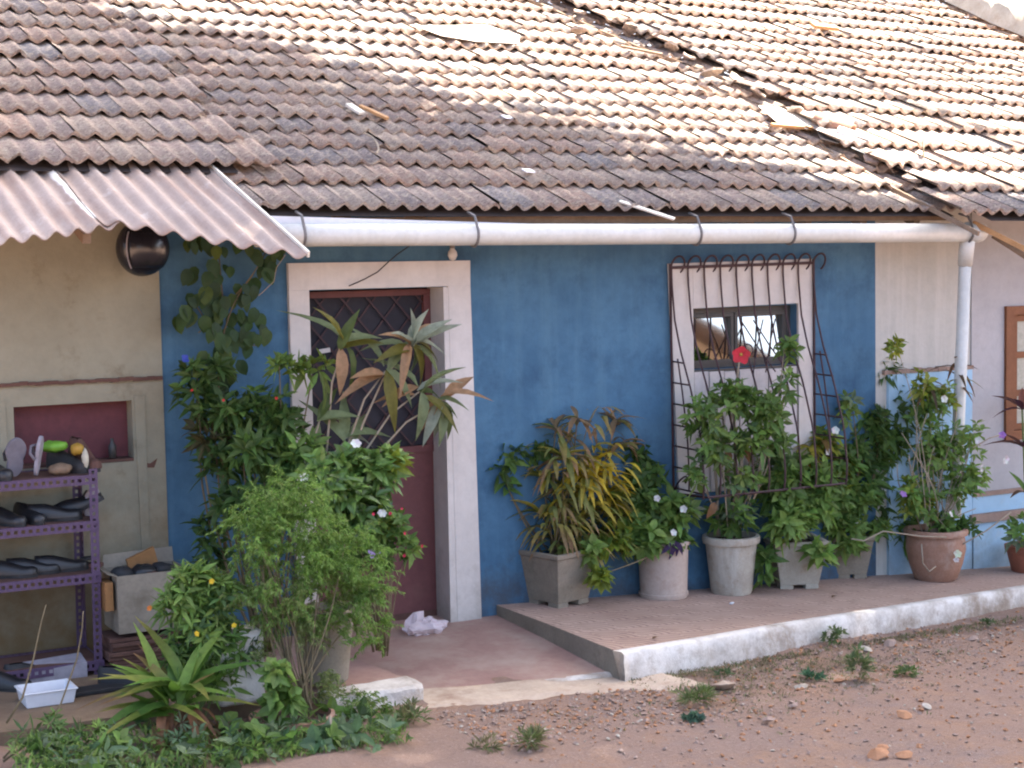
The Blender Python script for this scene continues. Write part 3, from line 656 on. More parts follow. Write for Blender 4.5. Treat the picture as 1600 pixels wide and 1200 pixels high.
# right-hand roof lies a little proud of the main roof; its ragged verge runs up leftwards
RP0 = MP0+np.array((0, 0, 0.06))
right_rows = course(1340, [341, 302, 266, 234, 203, 178, 155, 137, 120, 105, 92, 75, 60, 42.5, 27.5, 13, 1.7, -10], RP0, MPITCH, 3)
verge = [onP(x, y, RP0, NM) for x, y in ((1530, 352), (1400, 285), (1290, 222), (1235, 175), (1130, 112), (1000, 65), (930, 35), (850, 0), (780, -25))]
vy = [v[1] for v in verge]; vx = [v[0] for v in verge]
def vergex(y): return float(np.interp(y, vy, vx))
far = [onP(x, y, RP0, NM) for x, y in ((1690, 95), (1600, 56), (1560, 40), (1528, 25), (1495, 9), (1470, -5))]
def farx(y): return float(np.interp(y, [v[1] for v in far], [v[0] for v in far])) if y > far[0][1] else 13.6
valley = [onP(x, y, MP0, NM) for x, y in ((372, 262), (350, 240), (240, 130), (130, 20), (100, -10))]
def valleyx(y): return float(np.interp(y, [v[1] for v in valley], [v[0] for v in valley]))
roof(blue_house, main_rows, lambda y: (2.72 if y < 0.0 else valleyx(y)-0.35), lambda y: vergex(y)+0.22, 300, slope_x=-0.006, xref=4.5, seed=11)
roof(pale_house, right_rows, lambda y: vergex(y)+0.02, farx, 300, slope_x=-0.012, xref=8.6, seed=12, deck_pad=0.22)
LP0 = MP0+np.array((0, 0, 0.085))
left_rows = course(30, [258, 218, 180, 147, 120, 94, 68, 43, 22, 0, -20, -38], LP0, MPITCH, 3)
roof(cream_house, left_rows, lambda y: 0.6, lambda y: valleyx(y)-TW*0.25, 300, slope_x=-0.004, xref=2.0, seed=13)
# cement verge at the far right of the pale house roof
mb = MB(); vs = []; fs = []
for i, p in enumerate(far):
    for j, (ox, oz) in enumerate(((-0.10, 0.02), (-0.05, 0.10), (0.04, 0.30), (0.40, 0.33), (0.46, -0.4))): vs.append((p[0]+ox, p[1], p[2]+oz+0.02*nz(p[1]*3, j)))
for i in range(len(far)-1):
    for j in range(4): fs.append((i*5+j, i*5+j+1, (i+1)*5+j+1, (i+1)*5+j))
mb.add(vs, fs); mb.build('cement_verge', M['cement_pale'], pale_house, smooth=True)
# eave batten and rafters of the blue house (dark gap above the gutter)
mb = MB(); mb.box((3.0, main_rows[0][0]+0.06, main_rows[0][1]-0.075), (8.0, main_rows[0][0]+0.10, main_rows[0][1]-0.03)); mb.build('eave_batten', M['wood_old'], blue_house)
for i in range(11):
    x = 3.15+i*0.46; a = main_rows[0]; b = main_rows[3]
    MB().bar((x, a[0]+0.1, a[1]-0.085), (x, b[0], b[1]-0.085), 0.05, 0.08).build('rafter', M['wood_old'], blue_house)
# verge board of the pale house and its broken orange end
for i in range(len(verge)-1):
    a, b = verge[i], verge[i+1]
    if R.random() < 0.9 and b[1] < 4.0: MB().bar((a[0]-0.005, a[1], a[2]-0.055), (b[0]-0.005, b[1], b[2]-0.055), 0.02, 0.03).build('verge_board', M['wood_old'], pale_house)
a = onY(1520, 348, -0.52); b = onY(1615, 396, -0.85)
bevel(MB().bar(a, b, 0.03, 0.035).build('rafter', M['wood'], pale_house, label='splintered orange end of bare wood'), 0.003)
a = onY(1552, 368, -0.45); b = onY(1640, 425, -0.78); MB().bar(a, b, 0.035, 0.035).build('rafter', M['wood_old'], pale_house)

# corrugated awning of the cream house
p0 = onP(365, 258, LP0-np.array((0, 0, 0.062)), NM); AP = 19.0; NA = np.array((0, -math.sin(math.radians(AP)), math.cos(math.radians(AP))))
def awn(px, py): return onP(px, py, p0, NA)
def corr_sheet(x0, x1, edge, name, parent, lift=0.0, mat='sheet', y_top=None):
    if y_top is None: y_top = p0[1]+0.10
    per = 0.112; n_ = int((x1-x0)/per*10); mb = MB(); vs = []; fs = []; cs = []; cols = n_+1; nv = 26
    s0, s1 = awn(72, 262), awn(152, 347)
    for i in range(cols):
        x = x0+(x1-x0)*i/n_
        ye = float(np.interp(x, [e[0] for e in edge], [e[1] for e in edge]))
        hh = 0.017*math.sin(2*pi*x/per)
        for j in range(nv):
            y = y_top+(ye-y_top)*j/(nv-1); z = p0[2]+(y-p0[1])*math.tan(math.radians(AP))
            vs.append((x+0.01*nz(x*2, y*2), y, z+hh+lift-0.006*math.sin(pi*j/(nv-1))+0.008*nz(x*1.7, y*1.7, 5)))
            tt = min(1, max(0, (y-s0[1])/(s1[1]-s0[1]))); k = 1-min(1, abs(x-(s0[0]+(s1[0]-s0[0])*tt)-.02*nz(y*9, 1))/(.022+.012*nz(y*14, 3))); cs.append((max(0, k) if 0.02 < tt < 0.97 else 0.0, 0, 0))
    for i in range(n_):
        for j in range(nv-1): fs.append((i*nv+j, i*nv+j+1, (i+1)*nv+j+1, (i+1)*nv+j))
    mb.add(vs, fs); mb.c[-len(vs):] = cs; o = mb.build(name, M[mat], parent, smooth=True)
    sm = o.modifiers.new('thick', 'SOLIDIFY'); sm.thickness = 0.006
    return o
eL = [awn(-60, 388), awn(0, 377), awn(90, 366), awn(180, 352)]; eR = [awn(172, 350), awn(300, 374), awn(400, 390), awn(480, 404)]
awning = corr_sheet(0.9, eL[-1][0]+0.02, [(e[0], e[1]) for e in eL], 'awning_sheet', cream_house)
aw2 = corr_sheet(eR[0][0]-0.05, eR[-1][0], [(e[0], e[1]) for e in eR], 'awning_sheet', cream_house, lift=0.012)
# pale rim along the right edge of the sheet
a = p0+np.array((0.0, 0.0, 0.02)); b = eR[-1]+np.array((-0.0, 0.0, 0.02))
mb = MB(); mb.bar((b[0]+0.008, b[1], b[2]), (eR[-1][0]+0.008, p0[1]+0.06, p0[2]+0.02+0.06*math.tan(math.radians(AP))), 0.012, 0.03); mb.build('awning_rim', M['white_sheet'], cream_house)
for x in (1.2, 2.0, 2.85): MB().bar((x, 0.02, p0[2]-0.07-(p0[1]-0.02)*math.tan(math.radians(AP))), (x, -0.9, p0[2]-0.07-(p0[1]+0.9)*math.tan(math.radians(AP))), 0.04, 0.05).build('awning_rafter', M['wood_old'], cream_house)

# ------------------------------------------------------------------ loose things on the roofs
def roof_pt(px, py, lift=0.03, p=None): q = onP(px, py, MP0 if p is None else p, NM); return np.array((q[0], q[1], q[2]+lift))
def lie(name, label, cat, px0, py0, px1, py1, w, th, mat, lift=0.05, group=None):
    a, b = roof_pt(px0, py0, lift), roof_pt(px1, py1, lift); mb = MB(); mb.bar(a, b, w, th, NM); o = mb.build(name, M[mat], None, origin=(a+b)/2); bevel(o, min(th, w)*0.2); return tag(o, label, cat, group)
def sheet_piece(name, label, cat, pts, mat, lift=0.055, th=0.008):
    ps = [roof_pt(x, y, lift) for x, y in pts]; mb = MB(); n_ = len(ps); up = np.array(NM)*th
    mb.add([p for p in ps]+[p+up for p in ps], [tuple(range(n_-1, -1, -1)), tuple(range(n_, 2*n_))]+[(i, (i+1) % n_, (i+1) % n_+n_, i+n_) for i in range(n_)])
    return tag(mb.build(name, M[mat], None, origin=ps[0]), label, cat)
sheet_piece('sheet_patch', 'long pale flat sheet lying across the upper tiles near the picture top', 'roof patch', [(650, 53), (760, 52), (812, 68), (810, 80), (745, 77), (690, 68)], 'white_sheet')
sheet_piece('sheet_patch', 'bright flat sheet bridging the tile verge right of the broken tiles', 'roof patch', [(1185, 178), (1220, 182), (1278, 205), (1262, 214), (1215, 204)], 'white_sheet')
sheet_piece('sheet_patch', 'bluish grey folded sheet scrap by the fallen ridge tile', 'roof patch', [(1272, 208), (1288, 212), (1318, 228), (1310, 238), (1282, 230)], 'grey_bracket', 0.06)
lie('wooden_strip', 'pale slat sticking out of the eave over the gutter', 'wood strip', 968, 322, 1054, 350, 0.035, 0.012, 'white_sheet', 0.03)
lie('wooden_strip', 'short pale chip of wood on the tiles, upper of the pair left of centre', 'wood strip', 545, 178, 566, 192, 0.05, 0.02, 'white_sheet', 0.06)
lie('wooden_strip', 'brown splinter of wood on the tiles left of the roof middle', 'wood strip', 563, 180, 606, 200, 0.03, 0.02, 'wood', 0.06)
lie('wooden_strip', 'orange batten end lying under the bright sheet at the verge', 'wood strip', 1205, 208, 1270, 213, 0.03, 0.025, 'wood', 0.06)
lie('wooden_strip', 'long thin batten lying along the broken verge near the top', 'wood strip', 845, 2, 905, 20, 0.03, 0.02, 'wood_old', 0.12)
lie('wooden_strip', 'bare batten slanting over the loose tiles in the middle of the verge', 'wood strip', 1152, 146, 1216, 164, 0.03, 0.02, 'white_sheet', 0.10)
lie('wooden_strip', 'dark batten lying below the broken upper verge tiles', 'wood strip', 970, 84, 1035, 97, 0.025, 0.02, 'wood_old', 0.06)
mb = MB(); a = onP(1262, 77, RP0, NM); 
t_ = tag(MB().bar(roof_pt(1270, 52, 0.07, RP0), roof_pt(1307, 56, 0.07, RP0), 0.10, 0.03, NM).build('roof_patch_tile', M['wood'], None, origin=a), 'single bright orange tile patch high on the right roof', 'roof tile')
# fallen ridge tile (half round)
def half_round(name, label, px, py, L, r, yaw, mat='terracotta', lift=0.06):
    c = roof_pt(px, py, lift); mb = MB(); vs = []; fs = []
    for k, s in enumerate((0, 1)):
        for i in range(9):
            a = pi*i/8
            for rr_ in (r, r-0.012): vs.append((L*(s-0.5), rr_*math.cos(a), rr_*math.sin(a)))
    g = lambda k, i, o: k*18+i*2+o
    for i in range(8):
        fs += [(g(0, i, 0), g(1, i, 0), g(1, i+1, 0), g(0, i+1, 0)), (g(0, i+1, 1), g(1, i+1, 1), g(1, i, 1), g(0, i, 1)),
               (g(0, i, 1), g(0, i, 0), g(0, i+1, 0), g(0, i+1, 1)), (g(1, i, 0), g(1, i, 1), g(1, i+1, 1), g(1, i+1, 0))]
    rot = Euler((math.radians(MPITCH), 0, 0)).to_matrix() @ Euler((0, 0, yaw)).to_matrix()
    mb.add([rot @ Vector(v)+V3(c) for v in vs], fs); return tag(mb.build(name, M[mat], None, True, origin=c), label, 'roof tile')
half_round('ridge_tile', 'half round ridge tile lying with its open end out by the grey scrap', 1302, 212, 0.30, 0.075, math.radians(118))
half_round('ridge_tile', 'half round ridge tile tucked under the verge below the open one', 1338, 232, 0.30, 0.06, math.radians(125), 'tile')
# broken tiles along the verge
rb = random.Random(21)
BT = [(905, 33, 'topmost broken tile piece in the verge gap'), (960, 48, 'broken tile piece in the dark gap near the top'), (985, 58, 'sunlit tile shard by the long pale slab'), (1020, 68, 'tile shard leaning on the verge above the middle'),
      (1050, 88, 'tile shard beside the dark hole in the verge'), (1078, 104, 'orange edged tile shard at the widest hole'), (1112, 128, 'flat tile shard under the middle hole'), (1150, 137, 'loose tile shard right of the middle hole'), (1102, 152, 'small sunlit tile shard left of the middle'), (905, 62, 'sunlit crumb of tile lower in the verge gap'), (1185, 160, 'tile shard at the foot of the slanting bare batten'), (1240, 190, 'tile shard under the bright bridging sheet corner'), (1365, 262, 'tile shard on the seam below the tucked ridge tile'), (1425, 296, 'lowest tile shard near the eave end of the seam')]
for px, py, lb in BT:
    c = roof_pt(px, py, 0.075); L, w_ = rb.uniform(0.12, 0.22), rb.uniform(0.08, 0.14)
    rot = Euler((math.radians(MPITCH)+rb.gauss(0, 0.15), rb.gauss(0, 0.15), rb.uniform(0, 3))).to_matrix(); mb = MB(); n_ = 7
    ring = [(L/2*math.cos(2*pi*i/n_)*rb.uniform(0.7, 1.2), w_/2*math.sin(2*pi*i/n_)*rb.uniform(0.7, 1.2)) for i in range(n_)]
    vs = [(x, y, -0.008) for x, y in ring]+[(x, y, 0.012+0.01*math.cos(x*40)) for x, y in ring]
    mb.add([rot @ Vector(v)+V3(c) for v in vs], [tuple(range(n_-1, -1, -1)), tuple(range(n_, 2*n_))]+[(i, (i+1) % n_, (i+1) % n_+n_, i+n_) for i in range(n_)], TILE_COLS[rb.randrange(5)])
    tag(mb.build('broken_tile', M['tile'], None, origin=c), lb, 'broken tile', 'broken tiles along the roof verge')
c0 = roof_pt(575, 228, 0.06); 
tw = MB().tube([roof_pt(x, y, 0.07) for x, y in ((570, 226), (582, 232), (590, 242), (592, 252), (588, 258))], 0.006, 5).build('twig', M['stem_pale'], None, origin=c0); tag(tw, 'curled pale twig lying on the lower left tiles', 'twig')
tw = MB().tube([roof_pt(1443, y, l, RP0) for y, l in ((256, 0.03), (253, 0.10), (248, 0.14))], 0.007, 5).build('twig', M['stem'], None, origin=roof_pt(1443, 256, 0.03, RP0)); tag(tw, 'short dark stub poking up from the right roof tiles', 'twig')
for px, py, lb in ((826, 282, 'small white scrap on the tiles above the gutter middle'), (817, 121, 'small white scrap on the tiles near the lit edge'), (793, 197, 'tiny white scrap on the shaded middle tiles')):
    c = roof_pt(px, py, 0.06); mb = MB(); mb.obox(c, (0.035, 0.01, 0), (-0.006, 0.022, 0.01), (0, 0, 0.004)); tag(mb.build('scrap', M['white_plastic'], None, origin=c), lb, 'scrap')

#PART2

# ------------------------------------------------------------------ leaves and plants
def jit(c, r, a=0.25): 
    k = 1+r.uniform(-a, a); return tuple(max(0.004, x*k*(1+r.uniform(-0.08, 0.08))) for x in c)
def rand_unit(r):
    while True:
        v = Vector((r.uniform(-1, 1), r.uniform(-1, 1), r.uniform(-1, 1)))
        if 0.05 < v.length < 1: return v.normalized()
def rosettes(mb, c, rad, n, L, w, k, cols, r, droop=0.25, up=0.5, shell=0.6, segs=1, fold=0.15, spread=1.1):
    for _ in range(n):
        u = rand_unit(r); q = r.random()**(1-shell*0.6)
        p = Vector((c[0]+u.x*rad[0]*q, c[1]+u.y*rad[1]*q, c[2]+u.z*rad[2]*q))
        ax = (u*0.7+Vector((0, -0.15, up))+rand_unit(r)*0.45).normalized()
        a = ax.orthogonal().normalized(); b = ax.cross(a); ph = r.uniform(0, 2*pi); col = r.choice(cols); sz = r.uniform(0.7, 1.2)
        for j in range(k):
            t = ph+2*pi*j/k+r.uniform(-0.3, 0.3); el = spread*r.uniform(0.7, 1.15)
            d = ax*math.cos(el)+(a*math.cos(t)+b*math.sin(t))*math.sin(el)
            ll = L*sz*r.uniform(0.75, 1.2)
            mb.leaf(p+d*0.1*ll, d, ll, w*sz*r.uniform(0.8, 1.2), droop*r.uniform(0.3, 1.4), jit(col, r), ax, segs, fold)
def stem_curve(mb, a, b, r0, r1, r, bow=0.08, n=6, seg=5):
    a, b = V3(a), V3(b); L = (b-a).length; o = rand_unit(r)*L*bow; pts = []; rr = []
    for i in range(n+1):
        t = i/n; pts.append(a+(b-a)*t+o*math.sin(pi*t)+Vector((0, 0, 0))); rr.append(r0+(r1-r0)*t)
    mb.tube(pts, rr, seg)
    return pts
DENS = 1.75
def plant(name, label, cat, base, clumps, L, w, k, cols, seed, droop=0.25, dens=1.0, dy=0.0, up=0.5, stem='stem', stem_r=0.007, mat='leaf', group=None, segs=1, spread=1.1, bow=0.08, stems=True):
    """clumps: (px, py, y, rx px, rz px, n, [palette])"""
    r = random.Random(seed); t = thing(name, label, cat, base, group); f = MB(); st = MB()
    for cl in clumps:
        px, py, y, rx, rz, n = cl[:6]; cc = cl[6] if len(cl) > 6 and cl[6] else cols
        n = int(n*DENS*dens+0.5); c = onY(px, py, y+dy); m_ = pxm(c); rad = (rx/m_, 0.75*min(rx, rz)/m_+0.02, rz/m_)
        rosettes(f, c, rad, n, L, w, k, cc, r, droop, up, segs=segs, spread=spread)
        if stems:
            for q in range(2 if n > 25 else 1):
                e = (c[0]+r.uniform(-.6, .6)*rad[0], c[1], c[2]+r.uniform(0, .7)*rad[2])
                stem_curve(st, (base[0]+r.uniform(-.04, .04), base[1]+r.uniform(-.03, .03), base[2]), e, stem_r, stem_r*0.4, r, bow)
    f.build('foliage', M[mat], t, kind='stuff')
    if st.v: st.build('stems', M[stem], t, True, kind='stuff')
    return t
def flower(parent, p, r_, col, face=None, eye=None, name='flower', petals=5, seed=0):
    rr = random.Random(seed+int(abs(p[0])*1000)); mb = MB(); r_ = r_*rr.uniform(.75, .95)
    if face is None: face = (rr.uniform(-.9, .5), -0.8, rr.uniform(-.1, .9))
    ax = V3(face).normalized(); a = ax.orthogonal().normalized(); b = ax.cross(a)
    for j in range(petals):
        t = 2*pi*j/petals+rr.uniform(-.1, .1); d = (a*math.cos(t)+b*math.sin(t)+ax*0.25).normalized()
        mb.leaf(V3(p), d, r_, r_*1.0, 0.12, jit(col, rr, 0.1), ax, 3, 0.05, prof=lambda q: 0.25+0.75*math.sin(pi*min(1, q*0.9)) if q < 0.98 else 0.3)
    if eye: mb.col = eye; mb.tube([V3(p), V3(p)+ax*r_*0.25], [r_*0.2, r_*0.1], 6)
    return mb.build(name, M['petal'], parent)
# single leaves that the photo lets one pick out: shared meshes, one object each
LEAFMESH = {}
def leaf_mesh(kind, col, var=0, tip=None, mat='leaf'):
    key = (kind, col, var, tip, mat)
    if key in LEAFMESH: return LEAFMESH[key]
    prof = {'strap': lambda t: min(1, 0.35+t*3)*(1-t**3.5), 'lance': lambda t: math.sin(pi*min(1, 0.04+0.96*t**0.85)), 'round': lambda t: (math.sin(pi*min(1, t**0.8))**0.7 if 0 < t < 1 else 0.02), 'croton': lambda t: min(1, 0.25+t*2.2)*(1-t**5)}[kind]
    dr = (0.12, 0.35, 0.68, 1.15)[var % 4]; mb = MB(); segs = 5 if kind != 'round' else 6
    mb.leaf((0, 0, 0), (0, 1, 0.0), 1.0, 1.0, dr, col, (0, 0, 1), segs, 0.04 if kind == 'strap' else 0.08, prof, tip)
    # width is set by the object's x scale
    me = mb.mesh('leaf', M[mat], True); LEAFMESH[key] = me; return me
def put_leaf(parent, me, p, d, L, w, up=(0, 0, 1), r=None):
    d = V3(d).normalized(); u = V3(up); x = d.cross(u)
    if x.length < 0.05: x = d.cross(Vector((1, 0.3, 0)))
    x.normalize(); z = x.cross(d)
    mw = Matrix(((x.x*w, d.x*L, z.x*L, p[0]), (x.y*w, d.y*L, z.y*L, p[1]), (x.z*w, d.z*L, z.z*L, p[2]), (0, 0, 0, 1)))
    return inst(me, 'leaf', parent, mw)

# ------------------------------------------------------------------ pots
def pot_square(label, px, py, wt, wb, h, mat, rot, group='potted plants on the porch', cat='plant pot', feet=True, base=None, rim=0.022):
    b = onPorch(px, py) if base is None else np.array(base); t = thing('plant_pot', label, cat, b, group); cr, sr = math.cos(rot), math.sin(rot)
    def ring(hw, z): return [(b[0]+cr*x-sr*y, b[1]+sr*x+cr*y, b[2]+z) for x, y in ((-hw, -hw), (hw, -hw), (hw, hw), (-hw, hw))]
    mb = MB(); f0 = 0.03 if feet else 0.0
    lv = [ring(wb/2, f0), ring(wt/2, h-rim*1.4), ring(wt/2+0.010, h-rim*1.3), ring(wt/2+0.012, h), ring(wt/2-0.022, h), ring(wt/2-0.03, h-0.05)]
    vs = [p for r_ in lv for p in r_]; fs = [(3, 2, 1, 0)]
    for i in range(len(lv)-1):
        for k in range(4): fs.append((i*4+k, i*4+(k+1) % 4, (i+1)*4+(k+1) % 4, (i+1)*4+k))
    mb.add(vs, fs); bevel(mb.build('body', M[mat], t), 0.006)
    if feet:
        for sx in (-1, 1):
            for sy in (-1, 1):
                x, y = sx*(wb/2-0.045), sy*(wb/2-0.045); q = (b[0]+cr*x-sr*y, b[1]+sr*x+cr*y, b[2]+0.015)
                mb = MB(); mb.obox(q, (0.045*cr, 0.045*sr, 0), (-0.045*sr, 0.045*cr, 0), (0, 0, 0.0155)); bevel(mb.build('foot', M[mat], t), 0.004)
    mb = MB(); mb.add(ring(wt/2-0.024, h-0.035), [(0, 1, 2, 3)]); mb.build('soil', M['soil'], t)
    return b, t
def pot_round(label, px, py, prof, mat, group='potted plants on the porch', cat='plant pot', base=None, flutes=0, soil=None):
    b = onPorch(px, py) if base is None else np.array(base); t = thing('plant_pot', label, cat, b, group); mb = MB()
    rm = (lambda a, z: 1.0+(0.05*abs(math.cos(a*flutes/2)) if 0.02 < z < prof[-4][1]-0.03 else 0.0)) if flutes else None
    mb.lathe([(0.001, 0.004)]+prof, b, 64 if flutes else 32, rm); o = mb.build('body', M[mat], t, True)
    e = o.modifiers.new('edge', 'EDGE_SPLIT'); e.split_angle = math.radians(38)
    sr_, sz = soil; mb = MB(); mb.lathe([(0.001, sz+0.012), (sr_*0.6, sz+0.008), (sr_, sz)], b, 20); mb.build('soil', M['soil'], t, True)
    return b, t
bA, _ = pot_square('largest square tapered grey cement pot with two feet, under the yellow croton', 872, 942, 0.375, 0.27, 0.345, 'cement', math.radians(16))
bB, _ = pot_round('cream straight sided round pot beside the croton pot', 1037, 932, [(0.150, 0.0), (0.160, 0.02), (0.160, 0.035), (0.152, 0.036), (0.160, 0.30), (0.166, 0.345), (0.178, 0.348), (0.178, 0.368), (0.158, 0.370), (0.155, 0.33)], 'cream_pot', soil=(0.156, 0.335))
bC, _ = pot_round('pale fluted round cement pot under the hibiscus', 1143, 926, [(0.128, 0.0), (0.135, 0.02), (0.168, 0.33), (0.185, 0.335), (0.190, 0.355), (0.187, 0.380), (0.162, 0.382), (0.158, 0.34)], 'cement_pale', flutes=18, soil=(0.160, 0.345))
bD, _ = pot_square('buff square cement pot with flared foot right of the fluted pot', 1240, 915, 0.36, 0.265, 0.325, 'cement_pale', math.radians(-20))
bE, _ = pot_square('smaller grey square cement pot between buff pot and dark clay pot', 1325, 900, 0.29, 0.21, 0.30, 'cement', math.radians(-24))
bF, _ = pot_round('dark red clay pot half hidden at the back', 1390, 886, [(0.10, 0.0), (0.12, 0.02), (0.145, 0.12), (0.14, 0.22), (0.13, 0.235), (0.142, 0.24), (0.142, 0.262), (0.12, 0.265), (0.118, 0.22)], 'terracotta_dark', soil=(0.12, 0.225))
bG, _ = pot_round('big bellied terracotta pot with weathered bloom below the downpipe', 1462, 905, [(0.13, 0.0), (0.145, 0.01), (0.185, 0.12), (0.205, 0.22), (0.20, 0.29), (0.192, 0.315), (0.218, 0.32), (0.222, 0.345), (0.216, 0.358), (0.188, 0.36), (0.182, 0.31)], 'terracotta', soil=(0.186, 0.32))
bH, _ = pot_round('small new red clay pot at the right edge', 1606, 893, [(0.105, 0.0), (0.115, 0.01), (0.15, 0.15), (0.162, 0.155), (0.166, 0.195), (0.15, 0.2), (0.145, 0.16)], 'terracotta_new', soil=(0.146, 0.17))
def top(b, h, dx=0, dy=0): return np.array((b[0]+dx, b[1]+dy, b[2]+h))
G1, G2, G3, G4 = (0.125, 0.22, 0.05), (0.175, 0.295, 0.065), (0.08, 0.15, 0.037), (0.245, 0.37, 0.09)
YG, YL, BR, GG = (0.26, 0.32, 0.045), (0.62, 0.47, 0.04), (0.22, 0.12, 0.055), (0.16, 0.22, 0.12)
gP = 'plants growing in the porch pots'

# A croton
yA = bA[1]
cro = thing('croton', 'yellow and bronze narrow leaved croton in the largest grey pot', 'potted plant', top(bA, 0.31), gP)
r = random.Random(31); st = MB(); cols = [((0.82, 0.64, 0.05), (0.80, 0.56, 0.08)), ((0.33, 0.32, 0.09), (0.42, 0.28, 0.12)), ((0.22, 0.28, 0.08), (0.34, 0.32, 0.10)), ((0.38, 0.27, 0.15), (0.42, 0.24, 0.13)), ((0.60, 0.54, 0.09), (0.66, 0.50, 0.10))]
heads = [(905, 652, 22, [3, 3, 1], 13, 0.7), (962, 655, 20, [3, 1, 3], 13, 0.7), (868, 668, 16, [1, 2, 3], 11, 0.8), (880, 712, 24, [1, 3, 2, 4], 18, 1), (930, 700, 26, [0, 4, 0], 20, 1.1), (915, 742, 30, [0, 0, 4], 28, 1.15), (945, 765, 20, [0, 0, 4], 22, 1.0), (930, 720, 20, [0, 0, 4], 16, 1.0), (895, 765, 20, [4, 1, 2], 16, 1.1), (850, 745, 24, [1, 4, 2], 16, 1.1), (880, 780, 28, [2, 4, 1], 22, 1.2), (925, 790, 25, [2, 1, 4], 18, 1.15), (845, 800, 18, [2, 4], 12, 1.2), (900, 825, 26, [2, 2, 1], 18, 1.1), (865, 838, 18, [2, 1], 10, 1.0), (935, 832, 18, [2, 3], 10, 1.0), (972, 690, 14, [3, 1], 9, 0.8)]
for px, py, sp, ci, nl, s_ in heads:
    c = onY(px+r.uniform(-3, 3), py, yA+r.uniform(-0.09, 0.10)); stem_curve(st, top(bA, 0.30, r.uniform(-.05, .05)), c, 0.008, 0.004, r, 0.06)
    for j in range(nl):
        az = 2*pi*j/nl*2.6+r.uniform(-.3, .3); el = r.uniform(-0.35, 0.95)
        d = (math.cos(az)*math.cos(el), math.sin(az)*math.cos(el)-0.1, math.sin(el)); k = r.choice(ci); c1, c2 = cols[k]
        put_leaf(cro, leaf_mesh('croton', c1, r.choice((1, 2, 3)), c2), (c[0], c[1], c[2]-0.03*r.random()), d, s_*r.uniform(0.15, 0.23), r.uniform(0.030, 0.046))
st.build('stems', M['stem'], cro, True, kind='stuff')
f = MB()
for px, py, rx, rz, n_, pal in ((880, 720, 40, 40, 60, (1, 3, 2)), (920, 770, 46, 40, 80, (4, 1, 0, 2)), (880, 815, 46, 36, 80, (1, 2, 3)), (930, 660, 40, 26, 34, (3, 1)), (905, 850, 50, 20, 50, (2, 1)), (950, 720, 28, 36, 40, (4, 3, 0))):
    c = onY(px, py, yA); m_ = pxm(c)
    for _ in range(n_):
        u = rand_unit(r); p = (c[0]+u.x*rx/m_, c[1]+u.y*.11, c[2]+u.z*rz/m_); k = r.choice(pal)
        f.leaf(p, (u.x+r.gauss(0, .3), u.y-.2, r.uniform(-.3, .9)), r.uniform(.12, .20), r.uniform(.022, .036), r.uniform(.4, 1.0), jit(cols[k][0], r), (0, 0, 1), 4, .06, lambda t: min(1, .3+t*2.2)*(1-t**4), cols[k][1])
f.build('inner_foliage', M['leaf'], cro, kind='stuff')
f = MB(); rosettes(f, top(bA, 0.34, 0.06, -0.06), (0.10, 0.08, 0.03), 26, 0.035, 0.022, 5, [G1, G2, G4], r); f.build('ground_leaves', M['leaf'], cro, kind='stuff')
plant('shrub', 'dark green leafy shoots leaning out left behind the croton', 'potted plant', top(bA, 0.3, -0.03, 0.08), [(800, 712, yA+.12, 24, 16, 12), (775, 735, yA+.10, 16, 14, 6), (835, 705, yA+.12, 22, 18, 14), (790, 752, yA+.1, 8, 14, 3), (990, 715, yA+.1, 18, 22, 14)], 0.085, 0.042, 4, [G1, G3, G2], 41, group=gP, segs=3)
# B
yB = bB[1]
B_ = plant('balsam', 'broad leaved plant with yellowing leaves and small white flowers in the cream pot', 'potted plant', top(bB, 0.33),
      [(1010, 785, yB, 30, 30, 30), (1050, 800, yB-.02, 28, 28, 26, [G2, G4]), (985, 820, yB-.03, 24, 26, 18, [G1, YG, G2]), (1020, 840, yB-.08, 36, 20, 26, [G2, G4]), (960, 850, yB-.08, 22, 18, 12, [G2, YG]), (925, 858, yB-.1, 18, 12, 9, [YG, G4]), (1075, 800, yB-.05, 14, 16, 9, [(0.35, 0.42, 0.26), G4]), (1010, 745, yB+.04, 26, 26, 20, [G3, G1]), (1060, 842, yB-.08, 20, 12, 10), (938, 900, yB-.2, 12, 10, 9, [YG, G4]), (965, 790, yB, 14, 30, 10, [(0.18, 0.16, 0.05), YG])],
      0.085, 0.046, 4, [G1, G2, G3], 42, group=gP, segs=3)
for i, (px, py) in enumerate(((1027, 778), (1052, 832), (1068, 795))): flower(B_, onY(px, py, yB-.16), 0.028, (0.8, 0.8, 0.76), seed=i)
pl = thing('wandering_jew', 'deep purple leaves hanging over the rim of the cream pot', 'plant', onY(1050, 850, yB-.17), gP)
for px, py, dx_, dz_ in ((1052, 850, -0.35, -1), (1056, 846, 0.4, -0.7), (1048, 848, -0.8, -0.6), (1055, 845, 0.1, -1)): put_leaf(pl, leaf_mesh('lance', (0.055, 0.022, 0.10), 1), onY(px, py, yB-.18), (dx_, -0.3, dz_), 0.10, 0.035, (0, -1, 0.3))
